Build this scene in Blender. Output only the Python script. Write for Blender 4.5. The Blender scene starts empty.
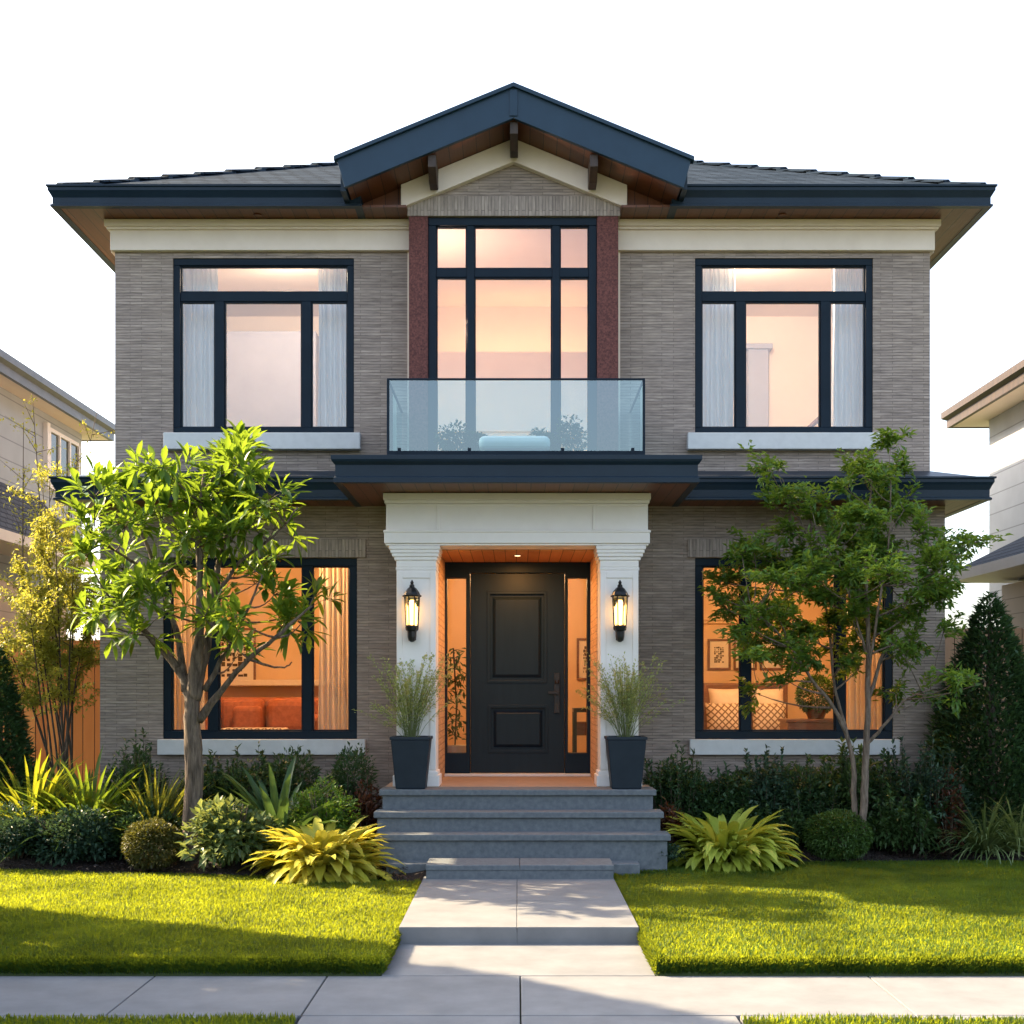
import bpy, bmesh, math, random
import numpy as np
from mathutils import Vector, Matrix

R = math.radians
SC = bpy.context.scene
COL = SC.collection
random.seed(7)
RNG = np.random.default_rng(7)

# ------------------------------------------------------------------ camera, sky, sun, exposure
EYE = 1.793          # eye height above the pavement (m)
FOC = 1288.0         # focal length in pixels of the photograph
CX, HY = 517.0, 690.0   # vanishing point of the lines that run away from the viewer
cam = bpy.data.cameras.new('camera'); camo = bpy.data.objects.new('camera', cam); COL.objects.link(camo)
camo.location = (0, 0, EYE); camo.rotation_euler = (R(90), 0, 0)
cam.sensor_width = 36; cam.lens = FOC * 36 / 1024
cam.shift_x = -(CX - 512) / 1024; cam.shift_y = (HY - 512) / 1024
cam.clip_start = .1; cam.clip_end = 2000
SC.camera = camo

SUN_AZ, SUN_EL = -65.0, 37.0     # azimuth clockwise from +Y
world = bpy.data.worlds.new('World'); SC.world = world; world.use_nodes = True
nt = world.node_tree; nt.nodes.clear()
wo = nt.nodes.new('ShaderNodeOutputWorld'); bg = nt.nodes.new('ShaderNodeBackground'); sky = nt.nodes.new('ShaderNodeTexSky')
sky.sky_type = 'NISHITA'; sky.sun_disc = False; sky.sun_elevation = R(SUN_EL); sky.sun_rotation = R(SUN_AZ)
sky.altitude = 0; sky.air_density = 1.0; sky.dust_density = 3.5; sky.ozone_density = 1.0
bg.inputs['Strength'].default_value = .15
hs_ = nt.nodes.new('ShaderNodeHueSaturation'); hs_.inputs['Saturation'].default_value = .74     # thin high haze: a paler sky
nt.links.new(sky.outputs[0], hs_.inputs['Color']); nt.links.new(hs_.outputs[0], bg.inputs[0]); nt.links.new(bg.outputs[0], wo.inputs[0])

sl = bpy.data.lights.new('sun', 'SUN'); sl.energy = 5.0; sl.angle = R(.6); sl.color = (1, .77, .48)
so = bpy.data.objects.new('sun', sl); COL.objects.link(so)
sunv = Vector((math.sin(R(SUN_AZ)) * math.cos(R(SUN_EL)), math.cos(R(SUN_AZ)) * math.cos(R(SUN_EL)), math.sin(R(SUN_EL))))
so.rotation_euler = (-sunv).to_track_quat('-Z', 'Y').to_euler(); so.location = sunv * 60

SC.view_settings.view_transform = 'Standard'; SC.view_settings.look = 'None'
SC.view_settings.exposure = 2.0; SC.view_settings.gamma = 1
SC.render.engine = 'CYCLES'
cy = SC.cycles
cy.use_denoising = True; cy.max_bounces = 10; cy.transparent_max_bounces = 24
cy.sample_clamp_indirect = 6; cy.caustics_reflective = False; cy.caustics_refractive = False

# ------------------------------------------------------------------ helpers
def X(px, d): return (px - CX) * d / FOC
def Z(py, d): return EYE + (HY - py) * d / FOC

def root_loc(o):
    v = Vector((0, 0, 0))
    while o is not None:
        v += o.location; o = o.parent
    return v

def tag(o, label=None, cat=None, group=None, kind=None):
    if label: o['label'] = label
    if cat: o['category'] = cat
    if group: o['group'] = group
    if kind: o['kind'] = kind
    return o

def thing(name, label, cat, loc=(0, 0, 0), group=None):
    o = bpy.data.objects.new(name, None); COL.objects.link(o); o.location = loc
    o.empty_display_size = .1
    return tag(o, label, cat, group)

def link_mesh(name, me, mat, parent=None, origin=None, smooth=False, bevel=0, seg=2):
    o = bpy.data.objects.new(name, me); COL.objects.link(o)
    if parent is not None:
        o.parent = parent
    elif origin is not None:
        o.location = origin
    if mat is not None:
        for m in (mat if isinstance(mat, (list, tuple)) else [mat]): me.materials.append(m)
    if smooth: me.polygons.foreach_set('use_smooth', [True] * len(me.polygons))
    if bevel:
        b = o.modifiers.new('bevel', 'BEVEL'); b.width = bevel; b.segments = seg; b.limit_method = 'ANGLE'; b.angle_limit = R(40)
    return o

class MB:
    """collects shapes given in world metres and links them as ONE mesh"""
    def __init__(s): s.v = []; s.f = []
    def add(s, vs, fs):
        n = len(s.v); s.v += [tuple(p) for p in vs]; s.f += [tuple(i + n for i in f) for f in fs]; return s
    def box(s, x0, x1, y0, y1, z0, z1):
        if x0 > x1: x0, x1 = x1, x0
        if y0 > y1: y0, y1 = y1, y0
        if z0 > z1: z0, z1 = z1, z0
        return s.add([(x0, y0, z0), (x1, y0, z0), (x1, y1, z0), (x0, y1, z0), (x0, y0, z1), (x1, y0, z1), (x1, y1, z1), (x0, y1, z1)],
                     [(0, 3, 2, 1), (4, 5, 6, 7), (0, 1, 5, 4), (1, 2, 6, 5), (2, 3, 7, 6), (3, 0, 4, 7)])
    def taper(s, cx, cy, z0, z1, a0, b0, a1, b1):
        v = []
        for z, a, b in ((z0, a0, b0), (z1, a1, b1)):
            v += [(cx - a, cy - b, z), (cx + a, cy - b, z), (cx + a, cy + b, z), (cx - a, cy + b, z)]
        return s.add(v, [(0, 3, 2, 1), (4, 5, 6, 7), (0, 1, 5, 4), (1, 2, 6, 5), (2, 3, 7, 6), (3, 0, 4, 7)])
    def prism(s, pts, lo, hi, axis='y'):
        """polygon extruded; axis y: pts are (x,z); axis x: pts (y,z); axis z: pts (x,y)"""
        n = len(pts)
        def mk(p, t):
            return (p[0], t, p[1]) if axis == 'y' else (t, p[0], p[1]) if axis == 'x' else (p[0], p[1], t)
        v = [mk(p, lo) for p in pts] + [mk(p, hi) for p in pts]
        f = [tuple(range(n)), tuple(range(2 * n - 1, n - 1, -1))] + [(i, n + i, n + (i + 1) % n, (i + 1) % n) for i in range(n)]
        return s.add(v, f)
    def lathe(s, cx, cy, prof, n=16):
        v = []; f = []
        for r, z in prof:
            for k in range(n):
                a = 2 * math.pi * k / n; v.append((cx + r * math.cos(a), cy + r * math.sin(a), z))
        for j in range(len(prof) - 1):
            for k in range(n):
                f.append((j * n + k, j * n + (k + 1) % n, (j + 1) * n + (k + 1) % n, (j + 1) * n + k))
        f.append(tuple(range(n - 1, -1, -1))); m = (len(prof) - 1) * n; f.append(tuple(range(m, m + n)))
        return s.add(v, f)
    def tube(s, pts, rad, n=7):
        pts = [Vector(p) for p in pts]
        if not hasattr(rad, '__len__'): rad = [rad] * len(pts)
        v = []; f = []; u = None
        for i, p in enumerate(pts):
            t = (pts[min(i + 1, len(pts) - 1)] - pts[max(i - 1, 0)])
            t = t.normalized() if t.length > 1e-9 else Vector((0, 0, 1))
            if u is None: u = t.orthogonal().normalized()
            u = (u - t * u.dot(t)); u = u.normalized() if u.length > 1e-6 else t.orthogonal().normalized()
            w = t.cross(u)
            for k in range(n):
                a = 2 * math.pi * k / n; q = p + (u * math.cos(a) + w * math.sin(a)) * rad[i]; v.append(tuple(q))
        for j in range(len(pts) - 1):
            for k in range(n):
                f.append((j * n + k, j * n + (k + 1) % n, (j + 1) * n + (k + 1) % n, (j + 1) * n + k))
        f.append(tuple(range(n - 1, -1, -1))); m = (len(pts) - 1) * n; f.append(tuple(range(m, m + n)))
        return s.add(v, f)
    def sweep(s, path, prof, cap=True):
        """profile (outward offset, z) swept along a plan path with mitres; outward = right of travel"""
        P = [Vector(p) for p in path]; m = len(prof); v = []; f = []
        for i, p in enumerate(P):
            ns = []
            if i > 0: t = (P[i] - P[i - 1]).normalized(); ns.append(Vector((t.y, -t.x)))
            if i < len(P) - 1: t = (P[i + 1] - P[i]).normalized(); ns.append(Vector((t.y, -t.x)))
            if len(ns) == 1: d = ns[0]
            else:
                b = (ns[0] + ns[1]).normalized(); d = b / max(.2, b.dot(ns[0]))
            for o, z in prof: v.append((p.x + d.x * o, p.y + d.y * o, z))
        for i in range(len(P) - 1):
            for k in range(m):
                f.append((i * m + k, i * m + (k + 1) % m, (i + 1) * m + (k + 1) % m, (i + 1) * m + k))
        if cap: f.append(tuple(range(m - 1, -1, -1))); q = (len(P) - 1) * m; f.append(tuple(range(q, q + m)))
        return s.add(v, f)
    def wall(s, x0, x1, z0, z1, y0, y1, holes):
        """a wall slab in the xz plane with rectangular openings (x0,x1,z0,z1)"""
        xs = sorted({x0, x1} | {h[0] for h in holes} | {h[1] for h in holes}); zs = sorted({z0, z1} | {h[2] for h in holes} | {h[3] for h in holes})
        solid = lambda i, j: 0 <= i < len(xs) - 1 and 0 <= j < len(zs) - 1 and not any(
            h[0] - 1e-6 <= xs[i] and xs[i + 1] <= h[1] + 1e-6 and h[2] - 1e-6 <= zs[j] and zs[j + 1] <= h[3] + 1e-6 for h in holes)
        for i in range(len(xs) - 1):
            for j in range(len(zs) - 1):
                if not solid(i, j): continue
                a, b, c, d = xs[i], xs[i + 1], zs[j], zs[j + 1]
                v = [(a, y0, c), (b, y0, c), (b, y1, c), (a, y1, c), (a, y0, d), (b, y0, d), (b, y1, d), (a, y1, d)]
                f = [(0, 1, 5, 4), (2, 3, 7, 6)]
                if not solid(i, j - 1): f.append((0, 3, 2, 1))
                if not solid(i, j + 1): f.append((4, 5, 6, 7))
                if not solid(i + 1, j): f.append((1, 2, 6, 5))
                if not solid(i - 1, j): f.append((3, 0, 4, 7))
                s.add(v, f)
        return s
    def build(s, name, mat, parent=None, origin=None, smooth=False, bevel=0, seg=2):
        o = root_loc(parent) if parent is not None else Vector(origin or (0, 0, 0))
        me = bpy.data.meshes.new(name)
        me.from_pydata([(x - o.x, y - o.y, z - o.z) for x, y, z in s.v], [], s.f)
        bm = bmesh.new(); bm.from_mesh(me); bmesh.ops.recalc_face_normals(bm, faces=bm.faces); bm.to_mesh(me); bm.free()
        me.update()
        return link_mesh(name, me, mat, parent, None if parent else tuple(o), smooth, bevel, seg)

def np_mesh(name, V, tris=None, quads=None, mat=None, parent=None, origin=None, smooth=False):
    o = root_loc(parent) if parent is not None else Vector(origin or (0, 0, 0))
    V = np.asarray(V, dtype=np.float32) - np.array(o, dtype=np.float32)
    nt_ = 0 if tris is None else len(tris); nq = 0 if quads is None else len(quads)
    lp = []
    if nt_: lp.append(np.asarray(tris, dtype=np.int32).ravel())
    if nq: lp.append(np.asarray(quads, dtype=np.int32).ravel())
    lp = np.concatenate(lp)
    st = np.concatenate([np.arange(nt_) * 3, nt_ * 3 + np.arange(nq) * 4]).astype(np.int32)
    me = bpy.data.meshes.new(name)
    me.vertices.add(len(V)); me.vertices.foreach_set('co', V.ravel())
    me.loops.add(len(lp)); me.loops.foreach_set('vertex_index', lp)
    me.polygons.add(nt_ + nq); me.polygons.foreach_set('loop_start', st)
    me.update(calc_edges=True); me.validate()
    return link_mesh(name, me, mat, parent, None if parent else tuple(o), smooth)

# ------------------------------------------------------------------ materials
def newmat(name):
    m = bpy.data.materials.new(name); m.use_nodes = True
    t = m.node_tree; return m, t, t.nodes['Principled BSDF'], t.nodes['Material Output']
def N(t, typ, **kw):
    n = t.nodes.new(typ)
    for k, v in kw.items():
        if k in n.inputs: n.inputs[k].default_value = v
        else: setattr(n, k, v)
    return n
def ramp(t, src, stops):
    r = t.nodes.new('ShaderNodeValToRGB'); e = r.color_ramp.elements
    while len(e) < len(stops): e.new(.5)
    for el, (p, c) in zip(e, stops): el.position = p; el.color = (*c, 1)
    t.links.new(src, r.inputs[0]); return r.outputs[0]
def coords(t, scale=(1, 1, 1)):
    c = N(t, 'ShaderNodeTexCoord'); m = N(t, 'ShaderNodeMapping'); m.inputs['Scale'].default_value = scale
    t.links.new(c.outputs['Object'], m.inputs[0]); return m.outputs[0]
def bump(t, p, h, strength, dist):
    b = N(t, 'ShaderNodeBump'); b.inputs['Strength'].default_value = strength; b.inputs['Distance'].default_value = dist
    t.links.new(h, b.inputs['Height']); t.links.new(b.outputs[0], p.inputs['Normal'])

def rough_mat(name, c1, c2, scale=8, rough=.6, stretch=(1, 1, 1), bmp=.15, dist=.004, metal=0, fine=60, spec=.5):
    """two tones mixed by noise, with a fine grain bump"""
    m, t, p, o = newmat(name)
    v = coords(t, stretch)
    n1 = N(t, 'ShaderNodeTexNoise', Scale=scale, Detail=6.0, Roughness=.6); t.links.new(v, n1.inputs['Vector'])
    t.links.new(ramp(t, n1.outputs['Fac'], [(.3, c1), (.7, c2)]), p.inputs['Base Color'])
    n2 = N(t, 'ShaderNodeTexNoise', Scale=fine, Detail=3.0); t.links.new(v, n2.inputs['Vector'])
    if bmp: bump(t, p, n2.outputs['Fac'], bmp, dist)
    p.inputs['Roughness'].default_value = rough; p.inputs['Metallic'].default_value = metal
    p.inputs['Specular IOR Level'].default_value = spec
    return m

def brick_mat(name, c1, c2, mortar, w=.34, h=.031, gap=.003, vert=False):
    m, t, p, o = newmat(name)
    c = N(t, 'ShaderNodeTexCoord'); sx = N(t, 'ShaderNodeSeparateXYZ'); t.links.new(c.outputs['Object'], sx.inputs[0])
    ad = N(t, 'ShaderNodeMath', operation='ADD'); t.links.new(sx.outputs[0], ad.inputs[0]); t.links.new(sx.outputs[1], ad.inputs[1])
    cb = N(t, 'ShaderNodeCombineXYZ')
    wv = N(t, 'ShaderNodeTexNoise', Scale=3.0, Detail=2.0); t.links.new(c.outputs['Object'], wv.inputs['Vector'])
    wm = N(t, 'ShaderNodeMath', operation='MULTIPLY'); wm.inputs[1].default_value = .012; t.links.new(wv.outputs['Fac'], wm.inputs[0])
    za = N(t, 'ShaderNodeMath', operation='ADD'); t.links.new(sx.outputs[2], za.inputs[0]); t.links.new(wm.outputs[0], za.inputs[1])
    if vert: t.links.new(za.outputs[0], cb.inputs[0]); t.links.new(ad.outputs[0], cb.inputs[1])
    else: t.links.new(ad.outputs[0], cb.inputs[0]); t.links.new(za.outputs[0], cb.inputs[1])
    b = N(t, 'ShaderNodeTexBrick'); t.links.new(cb.outputs[0], b.inputs['Vector'])
    b.offset = .37; b.inputs['Scale'].default_value = 1; b.inputs['Brick Width'].default_value = w; b.inputs['Row Height'].default_value = h
    b.inputs['Mortar Size'].default_value = gap; b.inputs['Mortar Smooth'].default_value = .3; b.inputs['Bias'].default_value = 0
    b.inputs['Color1'].default_value = (*c1, 1); b.inputs['Color2'].default_value = (*c2, 1); b.inputs['Mortar'].default_value = (*mortar, 1)
    mp = N(t, 'ShaderNodeMapping'); mp.inputs['Scale'].default_value = (5, 45, 1) ; t.links.new(cb.outputs[0], mp.inputs[0])
    n = N(t, 'ShaderNodeTexNoise', Scale=1.0, Detail=5.0, Roughness=.65); t.links.new(mp.outputs[0], n.inputs['Vector'])
    big = N(t, 'ShaderNodeTexNoise', Scale=.9, Detail=4.0); t.links.new(c.outputs['Object'], big.inputs['Vector'])
    mx = N(t, 'ShaderNodeMix', data_type='RGBA', blend_type='MULTIPLY'); mx.inputs[0].default_value = 1
    t.links.new(b.outputs['Color'], mx.inputs[6]); t.links.new(ramp(t, n.outputs['Fac'], [(.28, (.62, .62, .63)), (.72, (1.28, 1.26, 1.24))]), mx.inputs[7])
    m2 = N(t, 'ShaderNodeMix', data_type='RGBA', blend_type='MULTIPLY'); m2.inputs[0].default_value = 1
    t.links.new(mx.outputs[2], m2.inputs[6]); t.links.new(ramp(t, big.outputs['Fac'], [(.3, (.88, .88, .9)), (.7, (1.1, 1.09, 1.06))]), m2.inputs[7])
    t.links.new(m2.outputs[2], p.inputs['Base Color'])
    h2 = N(t, 'ShaderNodeMath', operation='MULTIPLY_ADD'); h2.inputs[1].default_value = -.9
    t.links.new(b.outputs['Fac'], h2.inputs[0]); t.links.new(n.outputs['Fac'], h2.inputs[2])
    bump(t, p, h2.outputs[0], .8, .012); p.inputs['Roughness'].default_value = .85
    return m

def shingle_mat(name, c1, c2, mk=.3):
    m, t, p, o = newmat(name)
    c = N(t, 'ShaderNodeTexCoord'); sx = N(t, 'ShaderNodeSeparateXYZ'); t.links.new(c.outputs['Object'], sx.inputs[0])
    cb = N(t, 'ShaderNodeCombineXYZ'); ad = N(t, 'ShaderNodeMath', operation='ADD'); t.links.new(sx.outputs[0], ad.inputs[0]); t.links.new(sx.outputs[1], ad.inputs[1])
    t.links.new(ad.outputs[0], cb.inputs[0]); t.links.new(sx.outputs[2], cb.inputs[1])
    b = N(t, 'ShaderNodeTexBrick'); t.links.new(cb.outputs[0], b.inputs['Vector']); b.inputs['Scale'].default_value = 1
    b.inputs['Brick Width'].default_value = .22; b.inputs['Row Height'].default_value = .085; b.inputs['Mortar Size'].default_value = .011; b.inputs['Mortar Smooth'].default_value = .2
    b.inputs['Color1'].default_value = (*c1, 1); b.inputs['Color2'].default_value = (*c2, 1); b.inputs['Mortar'].default_value = (c1[0] * mk, c1[1] * mk, c1[2] * mk, 1)
    t.links.new(b.outputs['Color'], p.inputs['Base Color'])
    inv = N(t, 'ShaderNodeMath', operation='SUBTRACT'); inv.inputs[0].default_value = 1; t.links.new(b.outputs['Fac'], inv.inputs[1])
    bump(t, p, inv.outputs[0], 1, .03); p.inputs['Roughness'].default_value = 1; p.inputs['Specular IOR Level'].default_value = .03
    return m

def plank_mat(name, c1, c2, axis=0, w=.12, rough=.5):
    """boards laid side by side along one axis, grain and joints"""
    m, t, p, o = newmat(name)
    c = N(t, 'ShaderNodeTexCoord'); sx = N(t, 'ShaderNodeSeparateXYZ'); t.links.new(c.outputs['Object'], sx.inputs[0])
    dv = N(t, 'ShaderNodeMath', operation='DIVIDE'); dv.inputs[1].default_value = w; t.links.new(sx.outputs[axis], dv.inputs[0])
    fl = N(t, 'ShaderNodeMath', operation='FLOOR'); t.links.new(dv.outputs[0], fl.inputs[0])
    fr = N(t, 'ShaderNodeMath', operation='FRACT'); t.links.new(dv.outputs[0], fr.inputs[0])
    wn = N(t, 'ShaderNodeTexWhiteNoise', noise_dimensions='1D'); t.links.new(fl.outputs[0], wn.inputs['W'])
    sc = [3, 3, 3]; sc[axis] = 40
    mp = N(t, 'ShaderNodeMapping'); mp.inputs['Scale'].default_value = sc; t.links.new(c.outputs['Object'], mp.inputs[0])
    n = N(t, 'ShaderNodeTexNoise', Scale=1.0, Detail=6.0); t.links.new(mp.outputs[0], n.inputs['Vector'])
    a = N(t, 'ShaderNodeMath', operation='MULTIPLY_ADD'); a.inputs[1].default_value = .5; t.links.new(wn.outputs[0], a.inputs[0])
    hf = N(t, 'ShaderNodeMath', operation='MULTIPLY'); hf.inputs[1].default_value = .5; t.links.new(n.outputs['Fac'], hf.inputs[0]); t.links.new(hf.outputs[0], a.inputs[2])
    jn = N(t, 'ShaderNodeMath', operation='GREATER_THAN'); jn.inputs[1].default_value = .94; t.links.new(fr.outputs[0], jn.inputs[0])
    mx = N(t, 'ShaderNodeMix', data_type='RGBA'); t.links.new(jn.outputs[0], mx.inputs[0])
    t.links.new(ramp(t, a.outputs[0], [(.2, c1), (.8, c2)]), mx.inputs[6]); mx.inputs[7].default_value = (c1[0] * .25, c1[1] * .25, c1[2] * .25, 1)
    t.links.new(mx.outputs[2], p.inputs['Base Color'])
    s2 = N(t, 'ShaderNodeMath', operation='SUBTRACT'); t.links.new(n.outputs['Fac'], s2.inputs[0]); t.links.new(jn.outputs[0], s2.inputs[1])
    bump(t, p, s2.outputs[0], .4, .005); p.inputs['Roughness'].default_value = rough
    return m

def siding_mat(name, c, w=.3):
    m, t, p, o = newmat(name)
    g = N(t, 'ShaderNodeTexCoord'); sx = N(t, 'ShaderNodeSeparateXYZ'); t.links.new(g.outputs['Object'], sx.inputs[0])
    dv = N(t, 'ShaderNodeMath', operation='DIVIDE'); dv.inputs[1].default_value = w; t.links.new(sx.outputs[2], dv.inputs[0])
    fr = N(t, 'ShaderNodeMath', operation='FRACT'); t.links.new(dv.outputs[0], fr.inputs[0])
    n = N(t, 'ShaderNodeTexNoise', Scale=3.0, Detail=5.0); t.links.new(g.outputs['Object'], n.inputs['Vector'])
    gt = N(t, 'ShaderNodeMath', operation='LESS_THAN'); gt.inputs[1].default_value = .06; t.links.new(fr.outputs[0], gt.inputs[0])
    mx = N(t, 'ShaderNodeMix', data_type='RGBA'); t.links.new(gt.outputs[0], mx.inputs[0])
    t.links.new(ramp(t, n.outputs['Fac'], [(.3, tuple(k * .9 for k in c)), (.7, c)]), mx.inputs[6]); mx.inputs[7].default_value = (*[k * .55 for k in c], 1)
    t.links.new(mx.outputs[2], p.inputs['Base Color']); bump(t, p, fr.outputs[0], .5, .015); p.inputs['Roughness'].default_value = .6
    return m

def leaf_mat(name, c1, c2, trans=.35, rough=.45, tcol=None, spec=.4):
    """per-leaf tone, part of the light passes through the blade"""
    m, t, p, o = newmat(name)
    g = N(t, 'ShaderNodeNewGeometry')
    col = ramp(t, g.outputs['Random Per Island'], [(0, c1), (1, c2)])
    t.links.new(col, p.inputs['Base Color']); p.inputs['Roughness'].default_value = rough; p.inputs['Specular IOR Level'].default_value = spec
    tr = N(t, 'ShaderNodeBsdfTranslucent'); tc = tcol or tuple(min(1, k * f) for k, f in zip(c2, (1.9, 1.6, .7)))
    mm = N(t, 'ShaderNodeMix', data_type='RGBA', blend_type='MIX'); mm.inputs[0].default_value = .75; t.links.new(col, mm.inputs[6]); mm.inputs[7].default_value = (*tc, 1)
    t.links.new(mm.outputs[2], tr.inputs['Color'])
    ms = N(t, 'ShaderNodeMixShader'); ms.inputs[0].default_value = trans
    t.links.new(p.outputs[0], ms.inputs[1]); t.links.new(tr.outputs[0], ms.inputs[2]); t.links.new(ms.outputs[0], o.inputs['Surface'])
    return m

def glass_mat(name, tint, base=.05, scale=1.0, gcol=(1, 1, 1)):
    m, t, p, o = newmat(name); t.nodes.remove(p)
    tr = N(t, 'ShaderNodeBsdfTransparent'); tr.inputs[0].default_value = (*tint, 1)
    gl = N(t, 'ShaderNodeBsdfGlossy'); gl.inputs['Color'].default_value = (*gcol, 1); gl.inputs['Roughness'].default_value = .0
    fr = N(t, 'ShaderNodeFresnel'); fr.inputs['IOR'].default_value = 1.5
    ma = N(t, 'ShaderNodeMath', operation='MULTIPLY_ADD', use_clamp=True); ma.inputs[1].default_value = scale; ma.inputs[2].default_value = base; t.links.new(fr.outputs[0], ma.inputs[0])
    ms = N(t, 'ShaderNodeMixShader'); t.links.new(ma.outputs[0], ms.inputs[0]); t.links.new(tr.outputs[0], ms.inputs[1]); t.links.new(gl.outputs[0], ms.inputs[2])
    t.links.new(ms.outputs[0], o.inputs['Surface']); return m

def emit_mat(name, c, s):
    m, t, p, o = newmat(name); p.inputs['Base Color'].default_value = (*c, 1); p.inputs['Emission Color'].default_value = (*c, 1); p.inputs['Emission Strength'].default_value = s
    return m

def sheer_mat(name, c, alpha=.25, trans=.5):
    m, t, p, o = newmat(name); p.inputs['Base Color'].default_value = (*c, 1); p.inputs['Roughness'].default_value = .9
    tl = N(t, 'ShaderNodeBsdfTranslucent'); tl.inputs[0].default_value = (*c, 1); tr = N(t, 'ShaderNodeBsdfTransparent')
    a = N(t, 'ShaderNodeMixShader'); a.inputs[0].default_value = trans; t.links.new(p.outputs[0], a.inputs[1]); t.links.new(tl.outputs[0], a.inputs[2])
    b = N(t, 'ShaderNodeMixShader'); b.inputs[0].default_value = alpha; t.links.new(a.outputs[0], b.inputs[1]); t.links.new(tr.outputs[0], b.inputs[2])
    t.links.new(b.outputs[0], o.inputs['Surface']); return m

M = {}
M['brick'] = brick_mat('split_brick', (.43, .357, .309), (.325, .267, .231), (.225, .187, .163))
M['soldier'] = brick_mat('soldier_brick', (.43, .365, .32), (.33, .278, .245), (.18, .154, .137), w=.4, h=.036, gap=.0025, vert=True)
M['porch_brick'] = brick_mat('lamplit_brick', (.66, .40, .22), (.58, .34, .18), (.38, .22, .12), w=.26, h=.07, gap=.005)  # pale brick with the porch lamp's orange glow put into its colour
M['burgundy'] = rough_mat('burgundy_stone', (.05, .014, .012), (.20, .066, .055), scale=55, rough=.8, bmp=.4, fine=160)
M['navy_lit'] = rough_mat('navy_paint_lit', (.012, .034, .061), (.016, .043, .075), scale=3, rough=.42, bmp=.05, spec=.3)  # same navy paint, the brighter daylight on the gable put into its colour
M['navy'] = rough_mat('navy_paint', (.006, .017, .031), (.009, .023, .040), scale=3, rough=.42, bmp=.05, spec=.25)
M['frame'] = rough_mat('navy_window_metal', (.004, .012, .023), (.006, .017, .031), scale=4, rough=.42, bmp=.03, spec=.15)
M['cream'] = rough_mat('cream_stucco', (.80, .69, .59), (.86, .75, .65), scale=5, rough=.7, bmp=.08)
M['white'] = rough_mat('white_paint', (.79, .75, .71), (.84, .80, .76), scale=5, rough=.55, bmp=.05)
M['sill'] = rough_mat('pale_stone', (.56, .57, .57), (.64, .65, .65), scale=9, rough=.75, bmp=.15)
M['shingle'] = shingle_mat('roof_shingle', (.020, .032, .048), (.038, .054, .076))
M['shingle_gray'] = shingle_mat('gray_shingle', (.10, .115, .14), (.13, .145, .17), .65)
M['soffit'] = plank_mat('stained_soffit', (.11, .034, .012), (.17, .056, .02), axis=0, w=.14, rough=.45)
M['beam'] = rough_mat('dark_timber', (.028, .017, .012), (.06, .035, .022), scale=14, rough=.55, stretch=(1, 1, .2))
M['door'] = rough_mat('charcoal_door', (.003, .010, .018), (.005, .014, .024), scale=6, rough=.42, stretch=(3, 1, .3), bmp=.06, spec=.22)
M['black'] = rough_mat('black_metal', (.01, .01, .011), (.018, .018, .019), scale=20, rough=.4, metal=.3)
M['planter'] = rough_mat('slate_planter', (.010, .018, .028), (.014, .024, .036), scale=6, rough=.5, bmp=.1, spec=.25)
M['stone'] = rough_mat('bluestone', (.090, .106, .120), (.150, .168, .182), scale=22, rough=.8, bmp=.35, fine=140)
M['landing'] = rough_mat('porch_tile', (.30, .22, .17), (.38, .28, .22), scale=9, rough=.6, bmp=.1)
M['concrete'] = rough_mat('pavement_concrete', (.135, .140, .147), (.19, .196, .203), scale=3, rough=.85, bmp=.25, fine=180)
M['curb_stone'] = rough_mat('rough_step_stone', (.17, .175, .18), (.26, .265, .27), scale=60, rough=.9, bmp=.6, fine=180, dist=.008)
M['glass'] = glass_mat('window_glass', (.97, .98, .97), base=.0, scale=.5)
M['glass_up'] = glass_mat('upper_window_glass', (.95, .96, .97), base=.10)
M['bglass'] = glass_mat('balustrade_glass', (.54, .77, .80), base=.12, scale=1.3, gcol=(.80, .95, .97))
M['sheer'] = sheer_mat('white_sheer', (.90, .92, .93), .0, .03)
M['drape'] = sheer_mat('ivory_drape', (.88, .77, .62), .10, .4)
M['wall_warm'] = rough_mat('warm_plaster', (.70, .49, .29), (.75, .54, .33), scale=2, rough=.8, bmp=.03)
M['wall_peach'] = rough_mat('peach_plaster', (.82, .69, .56), (.86, .73, .60), scale=2, rough=.8, bmp=.03)
M['porch_wood'] = plank_mat('lamplit_ceiling_wood', (.50, .20, .06), (.66, .29, .10), axis=0, w=.12)  # boards tinted orange: lamp glow on the ceiling is in the colour
M['oak'] = plank_mat('oak_floor', (.30, .17, .08), (.42, .25, .12), axis=0, w=.12)
M['rust'] = rough_mat('rust_velvet', (.24, .058, .018), (.36, .10, .036), scale=18, rough=.9, bmp=.2)
M['bedding'] = rough_mat('quilted_linen', (.42, .31, .22), (.66, .52, .40), scale=14, rough=.9, bmp=.3, stretch=(1, 1, 2))
m, t_, p_, o_ = newmat('quilted_linen'); v_ = coords(t_); ws = []
for rot in (.8, -.8):
    mp_ = N(t_, 'ShaderNodeMapping'); mp_.inputs['Rotation'].default_value = (0, rot, 0); t_.links.new(v_, mp_.inputs[0]); w_ = N(t_, 'ShaderNodeTexWave', Scale=5.5, Distortion=1.0); t_.links.new(mp_.outputs[0], w_.inputs['Vector']); ws.append(w_)
mn = N(t_, 'ShaderNodeMath', operation='MINIMUM'); t_.links.new(ws[0].outputs['Fac'], mn.inputs[0]); t_.links.new(ws[1].outputs['Fac'], mn.inputs[1])
t_.links.new(ramp(t_, mn.outputs[0], [(.08, (.16, .09, .05)), (.3, (.60, .46, .33))]), p_.inputs['Base Color']); p_.inputs['Roughness'].default_value = .9; M['bedding'] = m
M['linen'] = rough_mat('pale_linen', (.70, .58, .46), (.78, .66, .54), scale=12, rough=.9)
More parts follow.
